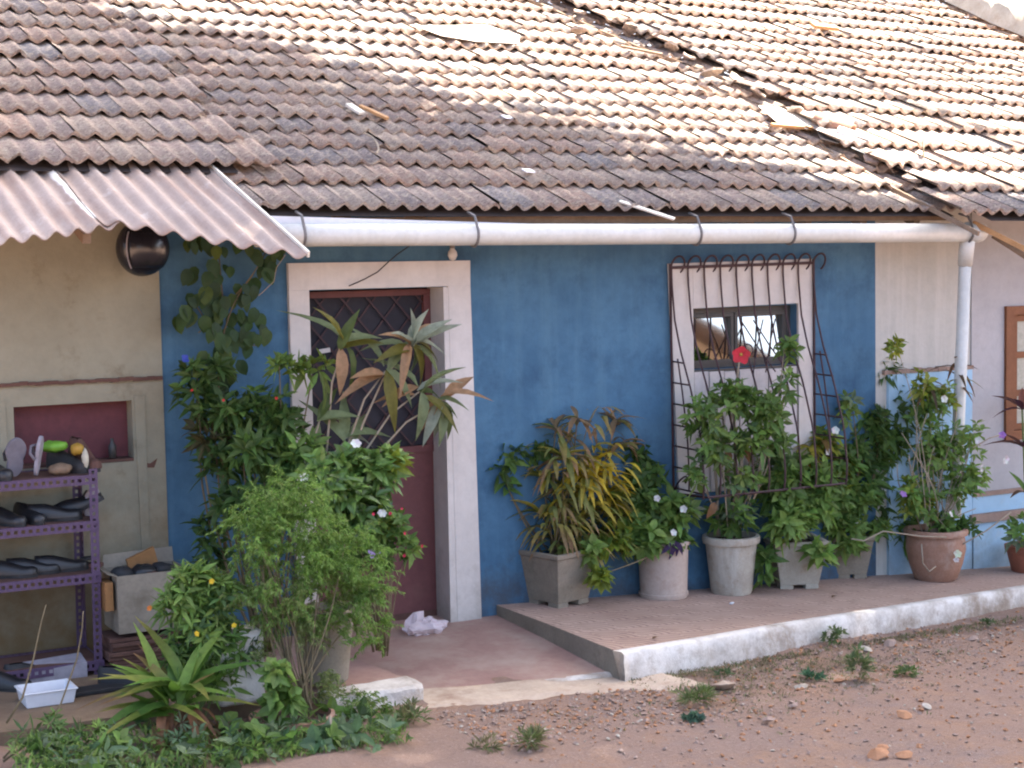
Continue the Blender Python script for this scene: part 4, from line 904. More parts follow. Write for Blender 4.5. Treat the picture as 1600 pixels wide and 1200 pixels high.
# C hibiscus
yC = bC[1]
hib = plant('hibiscus', 'tall thin hibiscus with one red flower before the barred window', 'potted plant', top(bC, 0.35),
      [(1105, 650, yC-.05, 32, 34, 30), (1150, 620, yC-.05, 40, 30, 34, [G2, G4, G1]), (1195, 640, yC-.08, 36, 34, 32, [G2, G1]), (1225, 600, yC-.08, 16, 22, 10), (1120, 700, yC-.03, 36, 32, 24), (1175, 690, yC-.05, 36, 30, 24), (1230, 545, yC-.12, 14, 18, 9, [G1, G2]), (1215, 680, yC-.05, 22, 26, 14), (1085, 740, yC, 16, 20, 8), (1160, 745, yC, 40, 20, 14)],
      0.078, 0.034, 4, [G1, G2, G4, (0.15, 0.24, 0.09)], 43, dens=0.95, dy=-.14, group=gP, stem_r=0.006, segs=3, stem='stem_pale')
st = MB(); r = random.Random(5)
for a, b in (((1150, 840), (1148, 690)), ((1140, 840), (1128, 640)), ((1122, 836), (1108, 660)), ((1155, 838), (1178, 690)), ((1148, 690), (1156, 560)), ((1178, 690), (1205, 610))):
    st_pts = stem_curve(st, onY(a[0], a[1], yC), onY(b[0], b[1], yC-.05), 0.012, 0.007, r, 0.03)
st.build('trunk', M['stem_pale'], hib, True)
f = MB(); cC = onY(1146, 803, yC-.05)
rosettes(f, cC, (0.17, 0.10, 0.13), 46, 0.085, 0.034, 6, [G1, G2, GG], random.Random(8), segs=3); f.build('lower_foliage', M['leaf'], hib, kind='stuff')
pf = onY(1158, 554, yC-.30); flower(hib, pf, 0.072, (0.62, 0.025, 0.05), (-0.5, -0.8, 0.15), (0.7, 0.5, 0.1), name='red_flower', seed=3)
for px, py in ((1140, 705), (1160, 700), (1117, 785), (1148, 690)): put_leaf(hib, leaf_mesh('lance', (0.26, 0.13, 0.06), 2), onY(px, py, yC-.15), (r.uniform(-.5, .5), -0.4, -0.6), 0.10, 0.06, (0, -1, 0.4))
# D
yD = bD[1]
D_ = plant('balsam', 'bushy bright green plant spilling over the buff square pot', 'potted plant', top(bD, 0.29),
      [(1225, 760, yD-.02, 36, 30, 34), (1270, 790, yD-.05, 30, 32, 30, [G2, G4]), (1235, 815, yD-.10, 40, 24, 36, [G2, G4]), (1280, 750, yD, 26, 22, 18), (1210, 720, yD+.03, 26, 24, 14, [G1, G3]), (1280, 868, yD-.17, 12, 12, 8, [G4, G2]), (1195, 880, yD-.05, 10, 20, 7, [G1]), (1250, 730, yD, 22, 18, 10)],
      0.10, 0.046, 4, [G1, G2, G4], 44, dens=1.25, dy=-.12, group=gP, segs=3)
st = MB()
for px, py in ((1265, 700), (1285, 690), (1258, 720)):
    c = onY(px, py, yD+.02); stem_curve(st, top(bD, .3), c, 0.006, 0.004, r)
    for j in range(9):
        az = j*2.4; put_leaf(D_, leaf_mesh('croton', r.choice([(0.36, 0.36, 0.04), (0.30, 0.18, 0.06), (0.5, 0.42, 0.05)]), r.choice((1, 2, 3))), c, (math.cos(az), math.sin(az), r.uniform(-.3, .7)), r.uniform(.11, .17), 0.04)
st.build('croton_stems', M['stem'], D_, True, kind='stuff')
for i, (px, py) in enumerate(((1283, 800), (1298, 780))): flower(D_, onY(px, py, yD-.2), 0.03, (0.78, 0.78, 0.72), seed=i+10)
# E
yE = bE[1]
E_ = plant('periwinkle', 'leafy periwinkle with round white flowers in the smaller grey square pot', 'potted plant', top(bE, 0.27),
      [(1310, 735, yE-.02, 40, 30, 40, [G1, G2, YG]), (1340, 775, yE-.05, 36, 30, 34), (1300, 790, yE-.05, 26, 30, 22), (1345, 700, yE, 34, 26, 26, [G1, G3]), (1325, 820, yE-.08, 34, 16, 20, [G2, G4]), (1360, 660, yE, 26, 26, 20, [G3, G1]), (1372, 825, yE-.1, 16, 14, 8, [G4, G2]), (1325, 640, yE-.1, 10, 30, 6, [G4, GG]), (1330, 850, yE-.12, 22, 10, 8, [G4]), (1385, 690, yE, 30, 34, 24, [G1, G2]), (1290, 690, yE-.05, 24, 22, 14, [YG, G4])],
      0.080, 0.036, 5, [G1, G2, G4], 45, dens=1.3, dy=-.05, group=gP, segs=3)
for i, (px, py) in enumerate(((1292, 705), (1321, 783), (1338, 815), (1376, 831), (1305, 672))): flower(E_, onY(px, py, yE-.19), 0.034, (0.82, 0.82, 0.80), seed=i+20)
# F
yF = bF[1]
F_ = plant('mango_sapling', 'tall dark leafy sapling rising behind from the hidden clay pot', 'potted plant', top(bF, 0.23),
      [(1395, 640, yF-.05, 34, 34, 34, [G3, G1]), (1385, 700, yF-.05, 36, 36, 34), (1400, 760, yF-.05, 40, 34, 30), (1385, 578, yF-.1, 16, 12, 6, [G1, G3]), (1440, 620, yF-.1, 24, 26, 16, [G3, G1]), (1375, 800, yF-.05, 26, 30, 14, [G3]), (1430, 700, yF-.1, 26, 40, 22), (1410, 820, yF-.1, 30, 26, 16, [G1, G2]), (1350, 740, yF-.1, 26, 40, 16, [G1, G3])],
      0.13, 0.038, 6, [G3, G1, G2], 46, dens=1.15, dy=-.1, group=gP, segs=3, droop=0.35)
# G
yG = bG[1]
G_ = plant('vine_plant', 'straggling mixed vine with white and mauve flowers in the bellied terracotta pot', 'potted plant', top(bG, 0.33),
      [(1440, 780, yG, 34, 40, 30, [G1, G2, YG]), (1470, 700, yG, 34, 44, 34, [G2, G1, G4]), (1500, 760, yG-.05, 26, 40, 20, [G2, G4]), (1450, 640, yG+.02, 30, 34, 22, [G2, G1]), (1475, 620, yG, 22, 28, 14, [G4, YG]), (1520, 690, yG-.06, 20, 30, 12, [G4]), (1480, 820, yG-.05, 30, 20, 20, [G1, G2]), (1420, 770, yG-.05, 20, 34, 14, [YG, G2]), (1397, 545, yG-.02, 10, 14, 6, [YG, (0.45, 0.45, 0.06)]), (1440, 600, yG, 12, 20, 7, [YG]), (1525, 745, yG-.08, 18, 18, 9, [G4]), (1515, 820, yG-.1, 14, 14, 6, [G3])],
      0.068, 0.032, 4, [G1, G2, G4], 47, dens=1.3, group=gP, stem='stem_pale', stem_r=0.005, segs=3)
st = MB()
for i in range(16):
    a = top(bG, 0.33, r.uniform(-.12, .12), r.uniform(-.1, .05)); e = onY(r.uniform(1400, 1530), r.uniform(640, 800), yG-r.uniform(0, .12)); stem_curve(st, a, e, 0.005, 0.003, r, 0.14, 8)
for pts in (((1500, 840), (1440, 838), (1380, 830), (1350, 845), (1330, 842)), ((1440, 850), (1442, 880), (1452, 893), (1462, 885)), ((1505, 850), (1540, 830), (1560, 815), (1580, 800)), ((1520, 700), (1545, 685), (1562, 680))):
    st.tube([onY(x, y, yG-.20) for x, y in pts], 0.005, 5)
st.build('runners', M['stem_pale'], G_, True, kind='stuff')
for i, (px, py) in enumerate(((1475, 623), (1529, 688), (1533, 731), (1571, 718), (1485, 803))): flower(G_, onY(px, py, yG-.14), 0.033, (0.82, 0.82, 0.80), seed=i+30)
for i, (px, py) in enumerate(((1566, 679), (1411, 772))): flower(G_, onY(px, py, yG-.14), 0.036, (0.42, 0.20, 0.55), seed=i+40, name='mauve_flower')
flower(G_, onY(1496, 865, yG-.24), 0.035, (0.7, 0.75, 0.55), seed=50); flower(G_, onY(1494, 875, yG-.24), 0.028, (0.8, 0.7, 0.68), seed=51)
for stem_pts, base_ in ((((1482, 830), (1490, 700), (1496, 610), (1496, 565)), 0), (((1470, 835), (1455, 720), (1452, 620), (1450, 590)), 1)):
    cc = thing('cordyline', ('thin cordyline with brown tipped leaves before the downpipe', 'thin cordyline with drooping brown leaves left of the downpipe')[base_], 'potted plant', top(bG, 0.33, 0.03*base_, 0.03), gP)
    MB().tube([onY(x, y, yG+.02) for x, y in stem_pts], [0.008, 0.007, 0.006, 0.004], 6).build('stem', M['stem_pale'], cc, True)
    for j in range(13):
        t = stem_pts[-1]; t2 = stem_pts[-2]; q = j/12; c = onY(t2[0]+(t[0]-t2[0])*q, t2[1]+(t[1]-t2[1])*q, yG+.02); az = j*2.4
        put_leaf(cc, leaf_mesh('strap', r.choice([(0.20, 0.11, 0.06), (0.26, 0.26, 0.06), (0.12, 0.08, 0.05), (0.34, 0.30, 0.10)]), r.choice((1, 2, 3))), c, (math.cos(az), math.sin(az)-.2, r.uniform(-.2, .9)), r.uniform(.12, .2), 0.03)
# H
yH = bH[1]
H_ = thing('cordyline', 'red and purple cordyline in the small red pot at the right edge', 'potted plant', top(bH, 0.17), gP)
MB().tube([top(bH, .16), onY(1602, 760, yH), onY(1597, 640, yH)], [0.010, 0.009, 0.006], 6).build('stem', M['stem_green'], H_, True)
for j, (px, py) in enumerate([(1597, 640)]*9+[(1600, 700)]*6+[(1602, 770)]*5):
    az = j*2.4; put_leaf(H_, leaf_mesh('lance', r.choice([(0.10, 0.035, 0.055), (0.36, 0.14, 0.10), (0.14, 0.06, 0.05)] if py < 720 else [G1, G2, (0.2, 0.1, 0.06)]), r.choice((0, 1, 2))), onY(px, py, yH), (math.cos(az), math.sin(az)-.2, r.uniform(.1, 1.3)), r.uniform(.14, .25), 0.055)
f = MB(); rosettes(f, onY(1590, 830, yH-.05), (0.10, 0.08, 0.10), 14, 0.09, 0.04, 5, [G1, G2, GG], r, segs=3); f.build('foliage', M['leaf'], H_, kind='stuff')

# ------------------------------------------------------------------ plants left of the door
gL = 'plants left of the door'
V_ = thing('climbing_plant', 'dark round leaved climber on the blue wall under the awning', 'climbing plant', (2.93, -0.12, 0.05), gL)
r = random.Random(61); st = MB()
vs_ = [(352, 900), (350, 700), (346, 600), (340, 545), (348, 470), (342, 395)]
st.tube([onY(x, y, -.12) for x, y in vs_], [0.012, 0.010, 0.008, 0.007, 0.005, 0.004], 6)
for a, b in (((346, 560), (300, 470)), ((345, 540), (395, 430)), ((345, 480), (415, 395)), ((344, 500), (310, 520)), ((348, 545), (400, 540))): stem_curve(st, onY(*a, -.12), onY(*b, -.16), 0.005, 0.003, r, 0.12)
st.build('stems', M['stem'], V_, True, kind='stuff')
lv = [(288, 490), (282, 500), (303, 498), (312, 470), (318, 485), (298, 432), (306, 428), (330, 460), (338, 480), (345, 510), (335, 515), (350, 525), (357, 535), (365, 500), (372, 495), (380, 455), (378, 472), (385, 505), (392, 515), (398, 530), (390, 535), (402, 500), (400, 445), (396, 462), (405, 425), (412, 430), (418, 415), (425, 410), (395, 400), (385, 392), (338, 395), (318, 385), (305, 380), (300, 390), (342, 440), (348, 425), (336, 415), (372, 530), (360, 545), (350, 555), (325, 505), (292, 470), (408, 518), (384, 540), (310, 510), (328, 440), (415, 385), (360, 470), (430, 395), (300, 478)]
lv += [(340, 575), (352, 590), (330, 600), (348, 560), (362, 570), (322, 560), (344, 610)]
lv += [(x+r.uniform(-14, 14), y+r.uniform(-14, 14)) for x, y in lv]
for px, py in lv:
    col = r.choice([(0.040, 0.090, 0.028), (0.055, 0.115, 0.03), (0.06, 0.12, 0.035), (0.09, 0.14, 0.03), (0.04, 0.08, 0.03)])
    if (px, py) in ((336, 415), (338, 395), (350, 555)): col = (0.14, 0.19, 0.03)
    d = (r.uniform(-.6, .6), -0.25, -0.9); L = r.uniform(.065, .115); p = onY(px, py-12, -.12-r.uniform(0, .12))
    put_leaf(V_, leaf_mesh('round', col, r.choice((0, 1)), None, 'leaf'), p, d, L, L*0.72, (r.uniform(-.5, .5), -1, 0.5))
SH = plant('shrub', 'tall dark green shrub with tiny red flowers left of the door surround', 'shrub', (3.0, -0.45, LFZ),
      [(300, 590, -.3, 30, 22, 16, [G3, G1]), (335, 575, -.3, 22, 16, 8, [G3]), (345, 640, -.4, 36, 30, 26, [G3, G1]), (395, 640, -.45, 40, 30, 34, [G1, G2, G3]), (440, 650, -.5, 36, 36, 30, [G1, G3]), (400, 700, -.5, 50, 36, 44, [G1, G3]), (460, 710, -.55, 44, 40, 44, [G2, G1]), (430, 760, -.6, 56, 36, 44, [G1, G3]), (350, 720, -.4, 36, 40, 22, [G3]), (330, 680, -.4, 26, 30, 14, [G3, (0.09, 0.08, 0.03)]), (370, 790, -.5, 40, 30, 22, [G3]), (445, 575, -.5, 26, 14, 13, [G4, G2]), (490, 573, -.5, 22, 10, 9, [G4, YG]), (330, 850, -.4, 30, 50, 20, [G3]), (310, 620, -.3, 26, 26, 12, [G3])],
      0.095, 0.032, 5, [G1, G3, G2, G4], 51, dens=0.72, group=gL, segs=3, stem_r=0.009)
for i, (px, py) in enumerate(((349, 625), (432, 622), (385, 868), (300, 610))): flower(SH, onY(px, py, -.7), 0.011, (0.6, 0.03, 0.03), seed=60+i, name='red_flower')
flower(SH, onY(475, 745, -.85), 0.034, (0.8, 0.8, 0.78), (-.3, -.9, .5), seed=64)
b_ = onY(289, 560, -.35); flower(SH, b_, 0.03, (0.05, 0.09, 0.55), (0.2, -1, 0.4), seed=65, name='blue_flower', petals=4)
IX = plant('ixora', 'glossy leaved ixora with white blossom standing before the maroon door', 'shrub', (3.55, -0.75, LFZ),
      [(555, 730, -.75, 36, 26, 22), (590, 735, -.75, 30, 26, 18, [G2, G1]), (530, 770, -.8, 40, 34, 32), (570, 790, -.8, 36, 40, 30, [G1, G3]), (550, 840, -.8, 40, 40, 30, [G3, G1]), (610, 720, -.75, 18, 16, 8, [G4, YG]), (590, 840, -.8, 24, 40, 16, [G1]), (500, 740, -.75, 30, 26, 18)],
      0.095, 0.045, 5, [G1, G2], 52, group=gL, segs=3, mat='leaf_gloss', stem_r=0.008)
for i, (px, py) in enumerate(((556, 693), (597, 802))): flower(IX, onY(px, py, -.95), 0.032, (0.8, 0.8, 0.76), (-.2, -.8, .7), seed=70+i, petals=6)
PW = plant('bougainvillea', 'thin shoots with tiny red blooms and one mauve flower against the door', 'shrub', (3.5, -0.9, LFZ),
      [(620, 830, -.9, 20, 30, 12, [G1, G2]), (635, 855, -.9, 22, 16, 10, [G2]), (600, 870, -.9, 30, 18, 12, [G1, G3]), (600, 820, -.9, 10, 26, 9, [YG, G4])], 0.06, 0.030, 4, [G1, G2], 53, group=gL, segs=3, stem_r=0.005)
for i, (px, py) in enumerate(((628, 795), (632, 833), (659, 853), (632, 868), (583, 803), (610, 802))): flower(PW, onY(px, py, -1.0), 0.011, (0.65, 0.02, 0.08), seed=80+i, name='red_flower')
flower(PW, onY(585, 863, -1.0), 0.042, (0.45, 0.28, 0.62), seed=90, name='mauve_flower'); 
# cordyline before the door
CO = thing('cordyline', 'big arching cordyline with grey green and tan leaves before the door grille', 'potted plant', (3.25, -0.6, LFZ+.1), gL)
r = random.Random(77); st = MB(); PA = (0.42, 0.47, 0.36); PB = (0.25, 0.31, 0.15); TN = (0.52, 0.31, 0.17); OL = (0.22, 0.20, 0.04); GN = (0.12, 0.17, 0.05)
YC = -0.60
hd = [((640, 540), [(-.2, .9, PA, 0), (.75, .65, PA, 0), (.9, .5, PA, 0), (-.6, .45, PA, 1), (-.1, .75, PA, 1), (.35, .3, TN, 1), (-.9, .5, TN, 1), (.7, -.15, PA, 2), (.55, -.5, PB, 2), (.8, -.3, OL, 2), (-.7, -.1, OL, 2), (-.5, -.6, TN, 2), (.2, -.9, PB, 2), (.4, -.8, OL, 3), (-.9, .1, PB, 2)]),
      ((655, 612), [(-1, .12, TN, 1), (-.9, -.1, TN, 1), (.5, -.5, OL, 2), (.6, .2, PA, 2), (-.2, -.9, PB, 2), (.9, -.1, GN, 2), (.2, .5, PB, 1), (-.6, .5, PB, 2)]),
      ((688, 628), [(-.6, -.6, PA, 1), (-.85, -.75, TN, 1), (-.25, -1, PB, 1), (.05, -1, PA, 1), (.35, -.95, PB, 1), (.5, -.8, PA, 2), (.85, -.35, GN, 1), (.9, -.6, GN, 1), (.8, -.1, PB, 2), (.15, .2, TN, 1), (.6, .1, TN, 2), (-.4, -1, PA, 1), (.25, -1, GN, 1)]),
      ((535, 545), [(-.55, .8, OL, 1), (.5, .2, OL, 1), (-.2, -.9, TN, 1), (.8, .3, PB, 2), (.1, .9, GN, 1), (-.3, .2, PB, 3), (.2, -.9, GN, 2)]),
      ((500, 655), [(.05, .95, GN, 1), (.7, .3, PB, 2), (-.4, -.8, PB, 1), (.95, .3, PB, 3), (.35, .7, GN, 1)]),
      ((602, 580), [(-.9, .25, TN, 1), (-.7, -.2, TN, 2), (.4, .6, PB, 2), (-.2, -.9, OL, 2), (-.5, .7, PB, 1), (.5, -.7, PB, 2)]),
      ((540, 690), [(-.6, .7, PB, 3), (.8, .35, PB, 3), (.95, .1, PA, 3), (-.2, .9, PB, 2), (.5, .7, PB, 3)])]
for (px, py), ls in hd:
    c = onY(px, py, YC); rt = onY(r.uniform(505, 545), 800, YC+.05)
    mid = onY((px+520)/2-14, (py+790)/2, YC); st.tube([rt, (V3(rt)+V3(mid))/2+Vector((-.02, 0, .02)), mid, (V3(mid)+V3(c))/2+Vector((-.02, 0, .03)), c], [0.009, 0.008, 0.007, 0.006, 0.005], 6)
    for dx_, dz_, col, var in ls:
        L = r.uniform(.22, .31)*(0.9 if py > 620 else 1.0)*(0.8 if dx_ > .6 and dz_ < .4 else 1.0); dep = r.uniform(-.55, .15)
        put_leaf(CO, leaf_mesh('lance', col, var, tuple(x*0.8 for x in col)), (c[0]+r.uniform(-.02, .02), c[1], c[2]+r.uniform(-.03, .03)), (dx_*.9+0.1, dep, dz_+(.25 if var > 1 else 0)), L, r.uniform(.055, .078), (r.uniform(-.4, .4), -0.6, 0.9))
st.build('stems', M['stem_pale'], CO, True, kind='stuff')

# feathery bush
FB = thing('feathery_bush', 'bright green feathery drooping bush in front of the maroon door', 'shrub', onY(462, 1118, -1.62), gL)
r = random.Random(88); f = MB(); st = MB(); b0 = onY(468, 1108, -1.62)
def spray(c, d, L, n, nl, cols):
    d = V3(d).normalized(); p = V3(c); pts = []
    for i in range(n+1):
        t = i/n; q = p+d*L*t+Vector((0, 0, -0.38*L*t*t)); pts.append(q)
        if i:
            for s_ in range(3):
                a = rand_unit(r); ax = (pts[i]-pts[i-1]).normalized(); e = (ax*0.75+a*0.8+Vector((0, 0, .02))).normalized(); sd = e.cross(rand_unit(r)).normalized()*0.0028
                ll = nl*r.uniform(.6, 1.2)*(1-0.45*t); col = jit(r.choice(cols), r, .3)
                f.add([q-sd, q+sd, q+e*ll*0.6+sd*0.8+Vector((0, 0, -.004)), q+e*ll+Vector((0, 0, -0.014))], [(0, 1, 2), (0, 2, 3)], col)
    return pts
FC = [(0.17, 0.31, 0.05), (0.21, 0.36, 0.07), (0.25, 0.40, 0.09), (0.15, 0.27, 0.05), (0.27, 0.38, 0.11)]
FCO = [(0.26, 0.33, 0.10), (0.21, 0.28, 0.08), (0.29, 0.32, 0.13)]
fc = [(455, 800, 55, 34, 80, FC), (400, 840, 46, 46, 70, FC), (480, 850, 70, 50, 120, FC), (540, 870, 50, 50, 90, FC), (410, 920, 60, 50, 80, FC+FCO), (490, 940, 80, 60, 130, FC+FCO), (555, 930, 36, 50, 55, FC), (465, 1000, 44, 50, 46, FCO), (515, 985, 34, 40, 30, FCO+FC), (590, 985, 16, 30, 10, FC), (490, 1060, 30, 34, 18, FCO), (560, 1120, 60, 30, 40, FCO+FC), (470, 770, 40, 20, 30, FC)]
for px, py, rx, rz, n, cc in fc:
    c = onY(px, py, -1.45); m_ = pxm(c)
    for i in range(int(n*1.9)):
        if i % 9 == 0:
            u = rand_unit(r); q = 0.35+0.8*r.random(); tc = (c[0]+u.x*rx/m_*q, c[1]+u.y*0.17*q, c[2]+u.z*rz/m_*q); ta = Vector((u.x*.5+r.gauss(0, .25), u.y*.5-.25+r.gauss(0, .25), .75+r.gauss(0, .35))); tk = [r.choice(cc)]*2+cc; tl_ = r.uniform(.08, .17)
        spray((tc[0]+r.gauss(0, .018), tc[1]+r.gauss(0, .018), tc[2]+r.gauss(0, .02)), ta+rand_unit(r)*.55, tl_*r.uniform(.6, 1.2), 9, 0.036, tk)
for i in range(26):
    px, py = r.uniform(385, 575), r.uniform(790, 960); pts = stem_curve(st, (b0[0]+r.uniform(-.06, .06), b0[1]+r.uniform(-.05, .05), b0[2]), onY(px, py, -1.45+r.uniform(-.1, .1)), 0.0055, 0.002, r, 0.06, 7)
f.build('foliage', M['leaf'], FB, kind='stuff'); st.build('stems', M['stem'], FB, True, kind='stuff')
rim = onY(462, 1128, -1.62)
pot_round('wide old clay pot with chipped rim under the feathery bush', 0, 0, [(0.13, 0.0), (0.15, 0.02), (0.19, 0.15), (0.195, 0.19), (0.205, 0.195), (0.208, 0.225), (0.19, 0.23), (0.18, 0.18)], 'terracotta', 'pots left of the door', base=(rim[0], rim[1]+0.05, rim[2]-0.20), soil=(0.185, 0.19))
q = onP(500, 1070, (0, 0, LFZ), (0, 0, 1))
pot_round('tall grey cement pot half hidden behind the feathery bush', 0, 0, [(0.10, 0.0), (0.11, 0.01), (0.145, 0.33), (0.162, 0.335), (0.165, 0.375), (0.145, 0.378), (0.14, 0.33)], 'cement', 'pots left of the door', base=(q[0]+.06, q[1]+0.06, LFZ), soil=(0.142, 0.335))
# whitewashed block
wb = onY(380, 1050, -1.42); mb = MB()
mb.box((wb[0]-.13, wb[1]-.02, LFZ), (wb[0]+.11, wb[1]+.16, wb[2]+.20)); o = mb.build('whitewashed_block', M['whitewash'], None, origin=(wb[0], wb[1], LFZ))
bevel(o, .03, 3); tag(o, 'rough whitewashed masonry block between feathery bush and yellow flowered plant', 'block')
# yellow flowered lance leaved plant
YP = plant('marigold', 'fresh green lance leaved plant with small yellow flowers beside the carton', 'plant', (onY(305, 1130, -1.45)[0], -1.45, -0.02),
      [(300, 905, -1.35, 34, 22, 26, [G4, G2]), (330, 930, -1.38, 40, 28, 36, [G4, G2, (0.13, 0.24, 0.08)]), (285, 945, -1.38, 40, 30, 30, [G2, G4]), (310, 990, -1.4, 54, 34, 46, [G2, G4, (0.12, 0.22, 0.09)]), (355, 1000, -1.4, 40, 34, 28, [G2, G1]), (290, 1035, -1.42, 36, 30, 22, [G2, G1]), (380, 1025, -1.42, 22, 26, 10, [GG, G2]), (330, 1060, -1.42, 40, 30, 20, [G1, G2])],
      0.085, 0.020, 5, [G2, G4], 54, group=gL, segs=3, stem='stem_green', stem_r=0.005)
for i, (px, py) in enumerate(((331, 908), (307, 990), (366, 977), (234, 950))): flower(YP, onY(px, py, -1.55), 0.018, (0.75, 0.50, 0.02) if i < 3 else (0.65, 0.2, 0.03), seed=100+i, name='yellow_flower')
# strap leaved lily
LI = thing('spider_lily', 'strap leaved lily with scorched brown tips and dead leaves at its foot', 'plant', (onY(270, 1150, -1.6)[0], -1.60, -0.02), gL)
r = random.Random(91); lb = onY(272, 1120, -1.6)
for i in range(38):
    az = r.uniform(0, 2*pi); el = r.uniform(.6, 1.4); d = (math.cos(az)*math.cos(el)*1.0-0.22, math.sin(az)*math.cos(el)*.7-.2, math.sin(el)); L = r.uniform(.20, .32)
    col = r.choice([(0.14, 0.27, 0.04), (0.18, 0.31, 0.05), (0.22, 0.33, 0.06), (0.11, 0.22, 0.04)]); tip = r.choice([col, (0.38, 0.18, 0.09), (0.30, 0.26, 0.06), col])
    put_leaf(LI, leaf_mesh('strap', col, r.choice((2, 3, 3)), tip), (lb[0]+r.uniform(-.07, .07), lb[1]+r.uniform(-.05, .05), lb[2]+r.uniform(-.02, .12)), d, L, r.uniform(.046, .068), (0, -.25, 1))
for i in range(30):
    az = r.uniform(0, 2*pi); d = (math.cos(az), math.sin(az)*.6-.7, r.uniform(-.5, .4)); put_leaf(LI, leaf_mesh('strap', r.choice([(0.30, 0.14, 0.075), (0.22, 0.10, 0.06), (0.34, 0.20, 0.10)]), 3), (lb[0]+r.uniform(-.1, .12), lb[1]-.05, lb[2]+r.uniform(-.04, .05)), d, r.uniform(.14, .22), r.uniform(.03, .05))
# ground cover along the bottom edge
r = random.Random(95); f = MB()
for i in range(430):
    px = r.uniform(30, 640); py = 1150+r.uniform(0, 85)-(18 if 180 < px < 560 else 0)
    if px > 560 and r.random() < .5: continue
    y = -1.60-(py-1130)*0.0055+r.uniform(-.05, .05); c = onY(px, py, y); g = ground_z(c[0], y)
    h_ = min(max(c[2], g+0.02), g+0.22)
    kd = r.choice((0, 0, 1, 1, 1, 2, 3, 3)); Lw = ((.05, .030, 5), (.032, .020, 7), (.085, .05, 4), (.07, .014, 8))[kd]
    rosettes(f, (c[0], y, h_+(.03 if kd > 1 else 0)), (.04, .04, .03), 1, Lw[0]*r.uniform(.7, 1.3), Lw[1]*r.uniform(.8, 1.2), Lw[2], r.choice([[G1], [G2], [G3], [GG], [(0.10, 0.18, 0.08)], [(0.22, 0.32, 0.17)], [G4]]), r, segs=3 if kd == 2 else 1)
o = f.build('ground_cover', M['leaf'], None, kind='stuff'); o['label'] = 'low mixed weeds carpeting the ground under the left hand plants'
BW = plant('broad_leaf_weed', 'pale blue green broad leaved weed at the foot of the clay pot', 'weed', onY(505, 1195, -1.95), [(490, 1172, -1.9, 24, 12, 7, [(0.17, 0.27, 0.16)]), (515, 1155, -1.9, 18, 12, 5, [(0.14, 0.24, 0.13)])], 0.085, 0.05, 5, [GG], 56, segs=3)
CW = plant('creeper', 'small heart leaved creeper climbing beside the clay pot rim', 'weed', onY(425, 1130, -1.7), [(440, 1090, -1.7, 26, 24, 14, [G4, G2]), (430, 1050, -1.7, 16, 20, 7, [G4])], 0.07, 0.05, 4, [G4], 57, segs=3)
FE = plant('fern_weed', 'pale ferny weed sprawling along the brown floor edge at lower left', 'weed', onY(110, 1190, -1.75), [(100, 1165, -1.75, 40, 20, 22, [(0.13, 0.22, 0.06), G2]), (160, 1175, -1.75, 40, 20, 22, [(0.11, 0.2, 0.06)]), (80, 1130, -1.7, 16, 20, 8, [(0.13, 0.22, 0.06)]), (150, 1140, -1.7, 20, 14, 7)], 0.045, 0.014, 7, [G2, G4], 58)
for lb_, pts in (('long bare twig leaning right over the white tray', [(5, 1190), (60, 1150), (95, 1100), (120, 1030), (128, 985), (130, 955)]), ('long bare twig standing left of the white tray', [(10, 1130), (35, 1090), (52, 1030), (65, 970), (72, 945)]), ('short bare twig at the lower left corner', [(5, 1185), (28, 1160), (44, 1140)])):
    y = -1.7; ps = [onY(a, b, y) for a, b in pts]; o = MB().tube(ps, [0.0055-0.004*i/len(ps) for i in range(len(ps))], 6).build('bare_twig', M['stem'], None, True, origin=ps[0]); tag(o, lb_, 'twig', 'bare twigs at lower left')
# dry stick in front of the pot
o = MB().tube([onY(520, 1200, -1.95), onY(519, 1165, -1.95), onY(516, 1118, -1.9)], 0.006, 6).build('dry_stick', M['stem_pale'], None, True, origin=onY(520, 1200, -1.95)); tag(o, 'pale upright stick against the clay pot rim', 'stick')

# weeds on the lane and along the kerb
def weed(label, px, py, rx, rz, n, L, w, cols, seed, name='weed', k=6):
    g = onP(px, py, (0, 0, -0.16-0.037*((px-800)/250)), (0, 0, 1)); gz_ = ground_z(g[0], g[1]); b = np.array((g[0], g[1], gz_)); r = random.Random(seed)
    t = thing(name, label, 'weed', b, 'weeds on the lane'); f = MB(); m_ = pxm(b)
    rosettes(f, (b[0], b[1], b[2]+rz/m_*.55), (rx/m_, rx/m_*.8, rz/m_*.5), n, L, w, k, cols, r, up=1.0, spread=.75); f.build('foliage', M['leaf'], t, kind='stuff'); return t
weed('spreading grassy weed tuft low on the lane nearest the picture bottom', 1090, 1122, 34, 22, 26, 0.07, .010, [(0.12, 0.17, 0.05), (0.16, 0.2, 0.07)], 1, k=8)
weed('taller weed tuft rising from the lane right of the lane middle', 1340, 1085, 20, 52, 30, 0.06, .016, [(0.14, 0.19, 0.07), (0.18, 0.2, 0.09)], 2)
weed('weed growing in the angle of kerb and lane', 1302, 1020, 20, 28, 20, 0.05, .016, [(0.14, 0.19, 0.07)], 3)
weed('small flat weed left of the taller tuft', 1270, 1082, 12, 8, 9, 0.05, .02, [(0.08, 0.17, 0.08)], 4)
weed('low weed patch at the far right of the weedy strip', 1418, 1072, 24, 8, 16, 0.04, .016, [(0.13, 0.18, 0.06)], 5)
weed('small weed at the landing kerb end below the porch corner', 1062, 1056, 14, 12, 10, 0.04, .014, [(0.10, 0.14, 0.05)], 6)
weed('bluish weed beside the lowest grassy tuft', 1085, 1148, 18, 8, 12, 0.045, .02, [(0.07, 0.14, 0.09)], 7)
